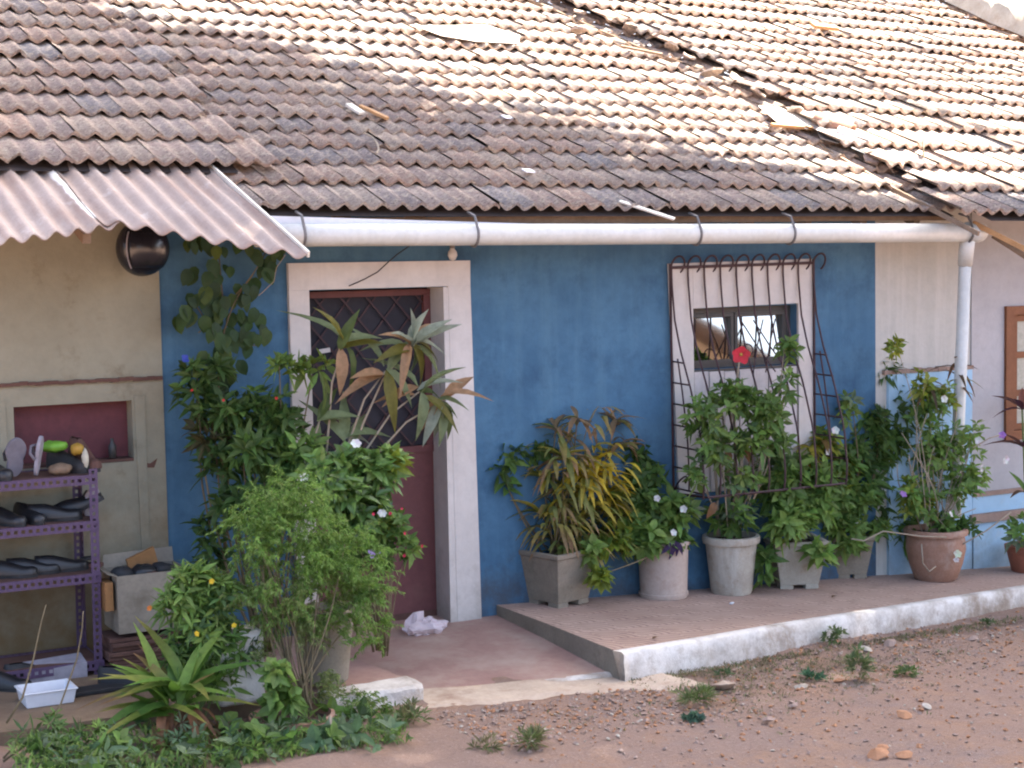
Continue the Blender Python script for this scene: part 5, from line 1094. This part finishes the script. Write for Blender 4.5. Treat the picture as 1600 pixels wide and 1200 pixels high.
weed('grass tuft at the bottom edge left of centre', 830, 1195, 26, 26, 22, 0.07, .010, [(0.14, 0.17, 0.06), (0.2, 0.2, 0.09)], 8, k=8)
weed('dry grass tuft at the bottom edge beside the green tuft', 760, 1198, 26, 18, 16, 0.06, .008, [(0.24, 0.21, 0.11), (0.14, 0.17, 0.06)], 9, k=8)
weed('pale sprawling weed by the whitewashed step', 640, 1150, 34, 30, 26, 0.06, .014, [(0.13, 0.19, 0.06), (0.2, 0.2, 0.09)], 10)
weed('tiny weed on bare soil between grassy tuft and kerb', 1130, 1072, 10, 6, 6, 0.04, .014, [(0.10, 0.15, 0.06)], 11)
weed('tiny weed under the kerb near its right end', 1545, 985, 12, 8, 7, 0.035, .014, [(0.10, 0.15, 0.06)], 12)

# stones and litter
def rock(mb, c, s_, r, flat=0.6, n=6):
    rot = Euler((r.uniform(0, 6), r.uniform(0, 6), r.uniform(0, 6))).to_matrix() if flat > .7 else Euler((r.gauss(0, .2), r.gauss(0, .2), r.uniform(0, 6))).to_matrix()
    vs = [Vector((0, 0, s_*flat))]+[Vector((s_*math.cos(2*pi*i/n)*r.uniform(.7, 1.2), s_*math.sin(2*pi*i/n)*r.uniform(.7, 1.2), s_*flat*r.uniform(-.2, .5))) for i in range(n)]+[Vector((0, 0, -s_*flat*.7))]
    fs = [(0, 1+i, 1+(i+1) % n) for i in range(n)]+[(n+1, 1+(i+1) % n, 1+i) for i in range(n)]
    mb.add([rot @ v+V3(c) for v in vs], fs)
r = random.Random(111)
for nm, mt_, N, smin, smax in (('gravel', 'stone', 6000, .004, .017), ('gravel', 'laterite', 3000, .004, .017), ('gravel', 'cement_pale', 1100, .003, .014)):
    mb = MB()
    for i in range(N):
        x = r.uniform(3.4, 9.5); y = -0.9-abs(r.gauss(0, .9))-0.15*r.random() if r.random() < .7 else r.uniform(-4.2, -.9)
        s_ = smin+(smax-smin)*r.random()**3
        if x < 5 and y > -1.65: y -= .7
        rock(mb, (x, y, ground_z(x, y)+0.022*nz(x*1.3, y*1.3)+0.010*nz(x*5, y*5, 3)+s_*.3), s_, r, .65, 5)
    o = mb.build(nm, M[mt_], None, kind='stuff'); o['label'] = {'stone': 'brown gravel strewn over the lane', 'laterite': 'red laterite chips strewn over the lane', 'cement_pale': 'pale grit strewn over the lane'}[mt_]
def on_ground(px, py):
    z = -0.2
    for _ in range(6): g = onP(px, py, (0, 0, z), (0, 0, 1)); z = ground_z(g[0], g[1])
    return np.array((g[0], g[1], z))
for px, py, s_, mt_, lb, cat in ((1414, 1122, .05, 'laterite', 'orange brick fragment on the lane right of the weeds', 'brick fragment'), (1370, 1183, .06, 'laterite', 'largest orange brick fragment at the bottom of the lane', 'brick fragment'), (1412, 1184, .045, 'laterite', 'flat orange brick chip right of the largest fragment', 'brick fragment'), (1378, 1172, .035, 'laterite', 'orange chip lying on the largest brick fragment', 'brick fragment'),
                             (1390, 1010, .05, 'stone', 'stone under the kerb right of the weeds', 'stone'), (1520, 1002, .05, 'stone', 'pale stone near the kerb at the right', 'stone'), (1200, 1128, .04, 'stone', 'dark red stone between the grassy weed and taller weed', 'stone'), (1448, 1106, .03, 'cement_pale', 'small pale stone near the orange fragment', 'stone'), (1252, 1078, .045, 'cement_pale', 'grey lump beside the small flat weed', 'stone'), (1130, 1078, .07, 'apron', 'flat sandy slab below the kerb', 'stone'), (1350, 1018, .05, 'cement_pale', 'whitish stone against the kerb foot', 'stone'), (1600, 1040, .04, 'stone', 'brown stone at the right edge of the lane', 'stone'), (1310, 1068, .04, 'laterite', 'reddish stone behind the taller weed', 'stone'), (1240, 1105, .03, 'stone', 'small brown stone left of the taller weed', 'stone')):
    b = on_ground(px, py); mb = MB(); rock(mb, (b[0], b[1], b[2]+s_*.3), s_, r, .45, 8); o = mb.build(cat.replace(' ', '_'), M[mt_], None, origin=b); bevel(o, s_*.12); tag(o, lb, cat)
b = onPorch(1143, 945); mb = MB(); rock(mb, (b[0], b[1], b[2]+.008), .02, r, .5, 7); tag(mb.build('pebble', M['white_plastic'], None, origin=b), 'small white pebble on the porch below the fluted pot', 'pebble')
for px, py, lb in ((1020, 1000, 'curled dry leaf on the porch near its front corner'), (1300, 935, 'dry leaf on the porch in front of the square pots')):
    b = onPorch(px, py); t = MB().leaf((b[0], b[1], b[2]+.008), (1, .4, .1), .06, .03, .1, (.2, .11, .06), (0, 0, 1), 3).build('dry_leaf', M['leaf'], None, origin=b); tag(t, lb, 'dry leaf')
# plastic bag
r = random.Random(9); bc = onP(672, 996, (0, 0, -0.045), (0, -0.055, 1)); mb = MB(); nu, nv = 22, 14; vs = []; fs = []
for j in range(nv):
    for i in range(nu):
        a = 2*pi*i/nu; el = pi*j/(nv-1); q = 1+0.38*nz(math.cos(a)*2.2, math.sin(a)*2.2, el*1.7)+0.20*nz(math.cos(a)*6, math.sin(a)*6, el*4)
        vs.append((bc[0]+.135*math.sin(el)*math.cos(a)*q, bc[1]+.08+.09*math.sin(el)*math.sin(a)*q, bc[2]+max(0.002, .045+.05*math.cos(el)*q+(.05 if j < 3 and -0.5 < a-2.9 < .6 else 0))))
for j in range(nv-1):
    for i in range(nu): fs.append((j*nu+i, (j+1)*nu+i, (j+1)*nu+(i+1) % nu, j*nu+(i+1) % nu))
mb.add(vs, fs); tag(mb.build('plastic_bag', M['bag'], None, False, origin=bc), 'crumpled clear plastic bag on the landing at the door foot', 'plastic bag')
# bulb above the door and its wire
bp = onY(707, 398, -.08); LBt = thing('light_bulb', 'bare light bulb in a holder above the right of the door', 'light bulb', bp)
MB().lathe([(0.001, -.035), (.018, -.03), (.030, -.005), (.026, .018), (.014, .034), (.013, .040)], bp, 14).build('bulb', M['cloud_bulb'], LBt, True)
MB().lathe([(.016, .038), (.017, .065), (.008, .075), (.006, .11)], bp, 12).build('holder', M['grey_bracket'], LBt, True)
o = MB().tube([onY(x, y, -.07) for x, y in ((545, 447), (570, 436), (590, 425), (605, 411), (620, 398), (640, 384))], .0035, 4).build('wire', M['black_rubber'], None, origin=onY(545, 447, -.07)); tag(o, 'thin dark wire slanting across the white door lintel', 'wire')
o = MB().tube([onY(x, y, -.3) for x, y in ((446, 398), (432, 418), (428, 440), (412, 455), (404, 462))], .002, 4).build('wire', M['stem_pale'], None, origin=onY(446, 398, -.3)); tag(o, 'pale thread hanging from the awning corner to the climber', 'wire')

# helmet hanging under the awning
hc = onY(221, 388, -.22); H = thing('helmet', 'glossy black helmet hanging under the awning at the cream wall corner', 'helmet', hc)
mb = MB(); vs = []; fs = []; nu, nv = 28, 18
for j in range(nv):
    el = -pi/2+pi*0.86*j/(nv-1)
    for i in range(nu):
        a = 2*pi*i/nu; vs.append((hc[0]+.142*math.cos(el)*math.cos(a)*(1+.05*math.cos(a)), hc[1]+.13*math.cos(el)*math.sin(a), hc[2]+.15*math.sin(el)))
for j in range(nv-1):
    for i in range(nu): fs.append((j*nu+i, j*nu+(i+1) % nu, (j+1)*nu+(i+1) % nu, (j+1)*nu+i))
fs.append(tuple((nv-1)*nu+i for i in range(nu))); mb.add(vs, fs); mb.build('shell', M['black_gloss'], H, True)
mb = MB(); vs = []; fs = []
for j in range(10):
    el = -.75+1.35*j/9
    for i in range(14):
        a = -2.35+1.9*i/13; k = 1.03; vs.append((hc[0]+.142*k*math.cos(el)*math.cos(a)*(1+.05*math.cos(a)), hc[1]+.13*k*math.cos(el)*math.sin(a), hc[2]+.15*k*math.sin(el)))
for j in range(9):
    for i in range(13): fs.append((j*14+i, j*14+i+1, (j+1)*14+i+1, (j+1)*14+i))
mb.add(vs, fs); o = mb.build('visor', M['black_gloss'], H, True); sm = o.modifiers.new('t', 'SOLIDIFY'); sm.thickness = .004
mb = MB(); mb.tube([(hc[0]+.142*1.045*math.cos(el)*math.cos(-2.36), hc[1]+.13*1.045*math.cos(el)*math.sin(-2.36), hc[2]+.15*1.045*math.sin(el)) for el in np.linspace(-.75, .6, 10)], .004, 6); mb.build('visor_glint', M['pale_grey'], H, True)  # pale strip painted in for the reflection along the visor rim
mb = MB(); mb.tube([(hc[0], hc[1], hc[2]+.13), (hc[0]+.01, hc[1]+.03, hc[2]+.26)], .006, 6); mb.build('strap', M['black_rubber'], H)

# ------------------------------------------------------------------ shoe rack
YR0, YR1 = -0.44, -0.07
RX = onY(158, 1000, YR0)[0]; RT = onY(165, 731, YR0)[2]
rack = thing('shoe_rack', 'purple slotted angle iron rack holding footwear against the cream wall', 'shoe rack', (RX, (YR0+YR1)/2, LFZ))
def slot_strip(mb, p, q, wdir, w, th=.002, pitch=.036):
    p, q, wd = V3(p), V3(q), V3(wdir).normalized(); d = (q-p); L = d.length; d.normalize(); n_ = max(1, int(L/pitch)); m_ = .32*w; b_ = []
    nn = d.cross(wd)
    def quad(a0, a1, w0, w1): mb.add([p+d*a0+wd*w0, p+d*a1+wd*w0, p+d*a1+wd*w1, p+d*a0+wd*w1], [(0, 1, 2, 3)])
    quad(0, L, 0, m_); quad(0, L, w-m_, w)
    for i in range(n_+1):
        a = i*L/n_-.009; quad(max(0, a), min(L, a+.018), m_, w-m_)
def angle_iron(name, p, q, d1, d2, w=.045):
    mb = MB(); slot_strip(mb, p, q, d1, w); slot_strip(mb, p, q, d2, w); o = mb.build(name, M['purple'], rack); sm = o.modifiers.new('t', 'SOLIDIFY'); sm.thickness = .0025; return o
RXL = RX-0.95
for x, sx in ((RX, -1), (RXL, 1)):
    for y, sy in ((YR0, 1), (YR1, -1)): angle_iron('post', (x, y, LFZ), (x+(.012 if 1 else 0), y, RT), (sx, 0, 0), (0, sy, 0), .042)
shz = [onY(165, 740, YR0)[2], onY(163, 812, YR0)[2], onY(162, 894, YR0)[2], LFZ+.075]
for z in shz:
    angle_iron('shelf_rail', (RXL+.002, YR0-.003, z), (RX+.012, YR0-.003, z), (0, 0, -1), (0, 1, 0), .05); angle_iron('shelf_rail', (RX+.006, YR0, z), (RX+.006, YR1, z), (0, 0, -1), (-1, 0, 0), .045); angle_iron('shelf_rail', (RXL, YR1+.003, z), (RX, YR1+.003, z), (0, 0, -1), (0, -1, 0), .045)
    mb = MB(); mb.box((RXL+.01, YR0+.006, z-.0035), (RX-.004, YR1-.006, z+.0005)); mb.build('shelf_board', M['brown_board'], rack)
# footwear
def sole_outline(L, w, n=26):
    pts = []
    for i in range(n):
        a = 2*pi*i/n; x = math.cos(a); s_ = math.sin(a); ww = w/2*(1.0 if x > 0 else .82)*(1-.22*math.exp(-((x+.05)/.35)**2)); pts.append((x*L/2, s_*ww))
    return pts
def slipper(label, c, yaw, tilt, sole, strap, L=.25, w=.10, group='footwear on the shoe rack'):
    rot = Euler((0, 0, yaw)).to_matrix() @ Euler((0, tilt, 0)).to_matrix(); T = lambda v: rot @ Vector(v)+V3(c); t = thing('slipper', label, 'slipper', c, group)
    o_ = sole_outline(L, w); mb = MB(); n = len(o_); mb.add([T((x, y, 0)) for x, y in o_]+[T((x, y, .02)) for x, y in o_], [tuple(range(n-1, -1, -1)), tuple(range(n, 2*n))]+[(i, (i+1) % n, (i+1) % n+n, i+n) for i in range(n)]); bevel(mb.build('sole', M[sole], t), .004)
    mb = MB(); toe = (L*.28, 0, .02)
    for s_ in (-1, 1): mb.tube([T(toe), T((L*.22, s_*w*.2, .05)), T((L*.05, s_*w*.38, .045)), T((-L*.08, s_*w*.40, .018))], .008, 6)
    mb.build('strap', M[strap], t, True); return t
def shoe(label, c, yaw, mat, sole='black_rubber', L=.27, w=.095, h=.085, tilt=0.0, group='footwear on the shoe rack', boot=0.0):
    t = thing('shoe', label, 'shoe', c, group); rot = Euler((0, tilt, yaw)).to_matrix(); T = lambda v: rot @ Vector(v)+V3(c); mb = MB(); n = 14; ks = 12; vs = []; fs = []
    for k in range(ks+1):
        q = k/ks; x = -L/2+L*q; hw = w/2*(.72+.28*math.sin(pi*q))*(1 if q < .93 else .65)*(1 if q > .06 else .75); top_ = h*(1.0+boot if q < .3 else 1.0+boot-(.5+boot)*min(1, (q-.3)/.45)) * (1 if q < .93 else .7)
        for i in range(n):
            a = pi*i/(n-1); vs.append(T((x, hw*math.cos(a), .018+top_*max(0.0, math.sin(a))**.7)))
    for k in range(ks):
        for i in range(n-1): fs.append((k*n+i, k*n+i+1, (k+1)*n+i+1, (k+1)*n+i))
    # opening
    fs = [f_ for f_ in fs if not (f_[0]//n in (1, 2, 3) and 5 <= f_[0] % n <= 7)]
    fs.append(tuple(range(n-1, -1, -1))); fs.append(tuple(ks*n+i for i in range(n))); mb.add(vs, fs); mb.build('upper', M[mat], t, True)
    o_ = sole_outline(L*1.03, w*1.02); mb = MB(); m_ = len(o_); mb.add([T((x, y, 0)) for x, y in o_]+[T((x, y, .02)) for x, y in o_], [tuple(range(m_-1, -1, -1)), tuple(range(m_, 2*m_))]+[(i, (i+1) % m_, (i+1) % m_+m_, i+m_) for i in range(m_)]); mb.build('sole', M[sole], t); return t
def rk(px, z, y): return np.array((onY(px, 780, y)[0], y, z+.002))
z0, z1, z2, z3 = shz
slipper('grey flip flop stood on its heel, broad sole facing out on the top shelf', rk(28, z0+.105, -.36), math.radians(-78), math.radians(-76), 'grey_foam', 'black_rubber', .21, .125)
slipper('grey flip flop stood edge on beside the broad facing one', rk(66, z0+.105, -.36), math.radians(-25), math.radians(-80), 'pale_grey', 'grey_foam', .21, .10)
shoe('black shoe at the left end of the top shelf', rk(-6, z0, -.32), math.radians(-70), 'black_leather')
shoe('dark trainer behind the lime cloth on the top shelf', rk(108, z0, -.26), math.radians(-60), 'black_rubber', h=.10)
shoe('brown boot at the right end of the top shelf', rk(135, z0, -.24), math.radians(-75), 'brown_board', h=.10, boot=.55)
def cloth(name, label, c, r_, mat, seed, sq=.6):
    mb = MB(); vs = []; fs = []; nu, nv = 14, 8
    for j in range(nv):
        for i in range(nu):
            a = 2*pi*i/nu; el = pi*j/(nv-1); q = 1+.35*nz(math.cos(a)*1.7+seed, math.sin(a)*1.7, el); vs.append((c[0]+r_[0]*math.sin(el)*math.cos(a)*q, c[1]+r_[1]*math.sin(el)*math.sin(a)*q, c[2]+r_[2]+r_[2]*math.cos(el)*q))
    for j in range(nv-1):
        for i in range(nu): fs.append((j*nu+i, (j+1)*nu+i, (j+1)*nu+(i+1) % nu, j*nu+(i+1) % nu))
    mb.add(vs, fs); return tag(mb.build(name, M[mat], None, True, origin=c), label, 'cloth')
cloth('cloth', 'lime green cloth bundled on the top shelf of the rack', rk(88, z0+.11, -.27), (.075, .05, .03), 'lime', 3)
cloth('cloth', 'tan rag lying at the front of the top shelf', rk(97, z0, -.36), (.06, .05, .03), 'wood_old', 5)
cloth('cloth', 'ochre cloth draped on the boot at the top shelf end', rk(124, z0+.09, -.30), (.035, .03, .03), 'ochre', 7)
cloth('cloth', 'bone coloured cloth strip hanging by the ochre cloth', rk(136, z0+.02, -.37), (.018, .02, .055), 'bone', 9)
for lb, px, z, y, yaw, tl in (('black shoe leaning toes up at the right of the second shelf', 125, z1+.03, -.28, -20, -25), ('black shoe lying left of the leaning one on the second shelf', 85, z1, -.33, -15, 0), ('black shoe in the middle of the second shelf', 45, z1, -.30, -75, 0), ('black shoe at the left of the second shelf', 8, z1, -.32, -60, 0),
                          ('black shoe at the left of the third shelf', 12, z2, -.32, -25, 0), ('black shoe in the middle of the third shelf', 48, z2, -.30, -10, 0), ('black shoe right of the middle on the third shelf', 92, z2, -.30, -5, 0)): shoe(lb, rk(px, z, y), math.radians(yaw), 'black_leather', tilt=math.radians(tl), h=.075)
slipper('white and black sandal propped at the right of the second shelf', rk(143, z1+.07, -.30), math.radians(-80), math.radians(-58), 'pale_grey', 'black_rubber', .2, .09)
slipper('worn tan slipper flat at the right of the third shelf', rk(122, z2, -.25), math.radians(-10), 0, 'brown_board', 'black_rubber', .24, .09)
# floor clutter
def fl(px, py): return onP(px, py, (0, 0, LFZ), (0, 0, 1))
shoe('black shoe on the floor at the far left under the rack', fl(10, 1078), math.radians(-40), 'black_leather', group='footwear on the floor')
shoe('black shoe on the floor behind the white tray', fl(48, 1062), math.radians(10), 'black_rubber', group='footwear on the floor')
shoe('dark shoe on the floor between rack post and lily', fl(196, 1072), math.radians(-35), 'black_rubber', group='footwear on the floor')
c = fl(80, 1104); tray = thing('tray', 'shallow white plastic tray on the brown floor', 'tray', c); mb = MB(); hw, hd, hh = .125, .10, .07
def rr_(k, z): return [(c[0]+sx*hw*k, c[1]+.10+sy*hd*k, c[2]+z) for sx, sy in ((-1, -1), (1, -1), (1, 1), (-1, 1))]
lv_ = [rr_(.9, .002), rr_(1, hh), rr_(1.06, hh), rr_(1.06, hh+.008), rr_(.95, hh+.008), rr_(.84, .012)]; vs = [p for q in lv_ for p in q]; fs = [(3, 2, 1, 0), (20, 21, 22, 23)]
for i in range(5):
    for k in range(4): fs.append((i*4+k, i*4+(k+1) % 4, (i+1)*4+(k+1) % 4, (i+1)*4+k))
mb.add(vs, fs); bevel(mb.build('body', M['white_plastic'], tray), .006)
c = fl(90, 1062); mb = MB(); mb.add([(c[0]-.17, c[1], c[2]+.055), (c[0]+.15, c[1]-.02, c[2]+.075), (c[0]+.15, c[1]+.12, c[2]+.10), (c[0]-.15, c[1]+.13, c[2]+.085), (c[0]-.16, c[1], c[2]), (c[0]+.15, c[1]-.02, c[2]), (c[0]+.15, c[1]+.12, c[2]), (c[0]-.15, c[1]+.13, c[2])], [(0, 1, 2, 3), (4, 7, 6, 5), (0, 4, 5, 1), (1, 5, 6, 2), (2, 6, 7, 3), (3, 7, 4, 0)]); tag(mb.build('shoe_box', M['pale_grey'], None, origin=c), 'crushed pale grey shoe box behind the white tray', 'shoe box')
c = fl(150, 1085); mb = MB(); mb.obox((c[0], c[1]+.05, c[2]+.012), (.20, .01, 0), (-.004, .06, 0), (0, 0, .012)); o = mb.build('rubber_mat', M['black_rubber'], None, origin=c); bevel(o, .006); tag(o, 'black rubber mat on the floor by the rack post', 'mat')
# carton with contents, on stacked boards
yc = -.52; ca, cb_ = onY(186, 985, yc), onY(300, 985, yc); zb = onY(240, 985, yc)[2]; zt = onY(240, 895, yc)[2]; cx0, cx1 = ca[0], cb_[0]
ct = thing('carton', 'open grey carton full of black oddments beside the shoe rack', 'carton', ((cx0+cx1)/2, yc, zb)); th = .006; yd = yc+.30
mb = MB(); mb.box((cx0, yc, zb), (cx1, yd, zb+th)); mb.box((cx0, yc, zb+th), (cx1, yc+th, zt)); mb.box((cx0, yd-th, zb+th), (cx1, yd, zt)); mb.box((cx0, yc+th, zb+th), (cx0+th, yd-th, zt)); mb.box((cx1-th, yc+th, zb+th), (cx1, yd-th, zt)); mb.build('body', M['carton'], ct)
mb = MB(); mb.hexa([(cx0, yd, zt), (cx1, yd, zt), (cx1+.01, yd+.05, zt+.07), (cx0+.02, yd+.05, zt+.06)], [(cx0, yd+.005, zt-.003), (cx1, yd+.005, zt-.003), (cx1+.01, yd+.055, zt+.067), (cx0+.02, yd+.055, zt+.057)]); mb.build('flap', M['carton'], ct)
mb = MB(); mb.hexa([(cx0, yc, zt), (cx0, yd, zt), (cx0-.06, yd, zt+.03), (cx0-.05, yc, zt+.02)], [(cx0+.004, yc, zt-.004), (cx0+.004, yd, zt-.004), (cx0-.06, yd, zt+.025), (cx0-.05, yc, zt+.015)]); mb.build('flap', M['carton'], ct)
for i, (dx_, dy_, s_, mt_, lb) in enumerate(((.06, .12, .07, 'black_rubber', 'black rubbery oddment at the left in the carton'), (.17, .10, .075, 'black_leather', 'black oddment in the middle of the carton'), (.27, .14, .07, 'black_rubber', 'black oddment at the right in the carton'), (.19, .05, .045, 'brown_board', 'brown oddment at the front of the carton'))):
    cloth('oddment', lb, (cx0+dx_, yc+dy_, zt-.05), (s_, s_*.8, s_*.55), mt_, i*3.3)
c = (cx0+.20, yc+.24, zt); mb = MB(); mb.obox((c[0], c[1], c[2]+.02), (.075, 0, .028), (0, .012, 0), (-.012, 0, .05)); tag(mb.build('card', M['orange_card'], None, origin=c), 'orange card poking up from the back of the carton', 'card')
c = onY(172, 955, -.50); mb = MB(); mb.box((c[0]-.022, -.50, c[2]), (c[0]+.020, -.36, c[2]+.15)); tag(mb.build('card_box', M['orange_card'], None, origin=c), 'narrow orange box wedged between rack post and carton', 'box')
pb = thing('board_stack', 'stack of dark brown boards under the carton', 'stack of boards', ((cx0+cx1)/2-.02, yc+.1, LFZ)); k = 0; z = LFZ+.001
rs = random.Random(4)
while z < zb-.026:
    mb = MB(); mb.box((cx0-.06+rs.uniform(0, .03), yc+.02+rs.uniform(-.015, .015), z), (cx1-.09+rs.uniform(-.04, .02), yc+.27, z+.021)); bevel(mb.build('board', M['brown_board'], pb), .003); z += .0235
mb = MB(); mb.box((cx1-.085, yc+.03, LFZ+.001), (cx1-.055, yc+.07, zb-.001)); mb.build('prop', M['wood_old'], pb)
# small bottle in the wall niche
c = onY(176, 716, .03); c[2] = 1.113; mb = MB(); mb.lathe([(.001, 0), (.022, .002), (.022, .07), (.009, .09), (.009, .11), (.001, .112)], c, 12); tag(mb.build('bottle', M['dark_frame'], None, True, origin=c), 'small dark bottle standing in the wall niche', 'bottle')

# ------------------------------------------------------------------ out of view: a tree added to cast the shade, and a house across the lane
bl = [onP(x, y, MP0, NM) for x, y in ((-150, -70), (130, 0), (300, 50), (480, 92), (700, 148), (900, 196), (1080, 245), (1250, 285), (1400, 322), (1550, 350), (1750, 380), (2300, 430))]
bx = [p[0] for p in bl]; by = [p[1] for p in bl]
o_ = sorted(zip(bx, by)); bx = [a for a, b in o_]; by = [max(b, -0.40) for a, b in o_]
def mroof_hit(q):
    n = Vector(NM); s_ = (V3(MP0)-q).dot(n)/(LD.dot(n)); return q+LD*s_
r = random.Random(131); f = MB(); TC = V3((20.5, -6.0, 0)); cnt = 0; tot = 0
while cnt < 58000 and tot < 400000:
    tot += 1
    q = Vector((r.uniform(8.0, 22.5), r.uniform(-12.0, 6.0), r.uniform(15.0, 17.6)))
    if q.z < 15.6 and nz(q.x*.6, q.y*.6, 9) > .15: continue
    h_ = mroof_hit(q); lim = float(np.interp(h_.x, bx, by))+0.30*nz(h_.x*1.7, h_.y*1.7, 2)+0.16*nz(h_.x*5, h_.y*5, 6)+r.gauss(0, .13)
    if h_.y > lim or nz(q.x*.9, q.y*.9, q.z*.9) > .42: continue
    cnt += 1; d = rand_unit(r); d.z = d.z*.4-.1; sd = d.cross(Vector((r.uniform(-.5, .5), r.uniform(-.5, .5), 1))).normalized(); L = r.uniform(.14, .26); w_ = L*.24; d.normalize()
    col = jit(r.choice([G1, G2, G3]), r, .3); f.add([q, q+d*L*.45-sd*w_, q+d*L, q+d*L*.45+sd*w_], [(0, 1, 2, 3)], col)
cnt = 0
while cnt < 29000:
    q = Vector((r.uniform(7.5, 23), r.uniform(-12.5, 5.0), r.uniform(15.6, 18.0))); h_ = mroof_hit(q); lim = float(np.interp(h_.x, bx, by)); lim -= 0.55 if lim > 0.3 else 0.05
    if h_.y > lim+0.3*nz(h_.x*1.3, h_.y*1.3, 4): continue
    cnt += 1; d = rand_unit(r); d.z = d.z*.35-.1; d.normalize(); sd = d.cross(Vector((r.uniform(-.4, .4), r.uniform(-.4, .4), 1))).normalized(); L = r.uniform(.3, .5); w_ = L*.26
    f.add([q, q+d*L*.45-sd*w_, q+d*L, q+d*L*.45+sd*w_], [(0, 1, 2, 3)], jit(r.choice([G1, G2, G3]), r, .3))
tree = thing('shade_tree', 'unseen tall tree added to shade the yard and the lower roof', 'tree', TC)
f.build('crown', M['leaf'], tree, kind='stuff'); mb = MB()  # crown shaped so its shadow edge follows the boundary set on the roof
mb.tube([TC+Vector((0, 0, -.6)), TC+Vector((.1, 0, 1.5)), TC+Vector((-.2, .2, 7)), TC+Vector((-.5, .3, 11)), TC+Vector((-1.0, .8, 15.0))], [.55, .42, .36, .30, .16], 12); mb.build('trunk', M['stem'], tree, True)
for ex, ey in ((10, -4), (12, -1), (13, 2), (15, -6), (16, 3), (19, 0), (21, -4), (17, -3), (11, -6)):
    a = TC+Vector((-.4, .3, 10+r.uniform(-1, 1))); e = Vector((ex, ey, 16.2)); m_ = (a+e)/2+Vector((0, 0, .9)); MB().tube([a, (a+m_)/2+Vector((0, 0, .3)), m_, e], [.17, .13, .09, .04], 8).build('limb', M['stem'], tree, True)
oh = thing('cement_house', 'grey cement house with dark gable roof across the lane', 'house', (20.5, -24, 0))
mb = MB(); mb.prismY([(14.5, -1), (26.5, -1), (26.5, 2.4), (20.5, 5.6), (14.5, 2.4)], -30, -22); mb.build('wall', M['cement'], oh)
for sg in (-1, 1):
    mb = MB(); a_ = (20.5+sg*7, 2.05); b_ = (20.5, 5.78); mb.prismY([a_, b_, (b_[0], b_[1]-.14), (a_[0], a_[1]-.14)] if sg < 0 else [b_, a_, (a_[0], a_[1]-.14), (b_[0], b_[1]-.14)], -30.6, -21.2); mb.build('roof', M['underside'], oh)
for x in (16, 20, 24): MB().box((x, -22.05, .6), (x+1.3, -21.97, 1.9)).build('window', M['dark_frame'], oh)

r = random.Random(141); f = MB()
for i in range(1500):
    if r.random() < .45: px = r.uniform(985, 1600); py = 1066-(px-980)*0.165+abs(r.gauss(0, 5))
    else: px = r.gauss(1230, 130); py = 1066-(px-980)*0.12+abs(r.gauss(0, 34))
    b = on_ground(px, py); n_ = r.randint(3, 6); cl = r.choice([(0.20, 0.19, 0.09), (0.13, 0.18, 0.06), (0.26, 0.20, 0.12), (0.15, 0.12, 0.07)])
    for k in range(n_):
        d = (r.gauss(0, .6), r.gauss(0, .6), r.uniform(.25, 1)); f.leaf((b[0]+r.gauss(0, .012), b[1]+r.gauss(0, .012), b[2]+.004), d, r.uniform(.012, .038), r.uniform(.003, .008), .2, jit(cl, r))
o = f.build('dry_grass', M['leaf'], None, kind='stuff'); o['label'] = 'thin dry grass and moss along the kerb foot and across the gravel'
f = MB()
for i in range(1500):
    px = r.uniform(20, 640); py = 1146+r.uniform(0, 70); y = -1.62-(py-1130)*0.0055; c = onY(px, py, y); g = ground_z(c[0], y); cl = r.choice([G2, G4, (0.2, 0.24, 0.09), G1]); d = (r.gauss(0, .5), r.gauss(0, .5), 1)
    f.leaf((c[0], y, max(g, min(c[2], g+.12))), d, r.uniform(.05, .13), r.uniform(.006, .016), .5, jit(cl, r), segs=3)
o = f.build('grass', M['leaf'], None, kind='stuff'); o['label'] = 'fine grass growing through the weeds along the bottom left'
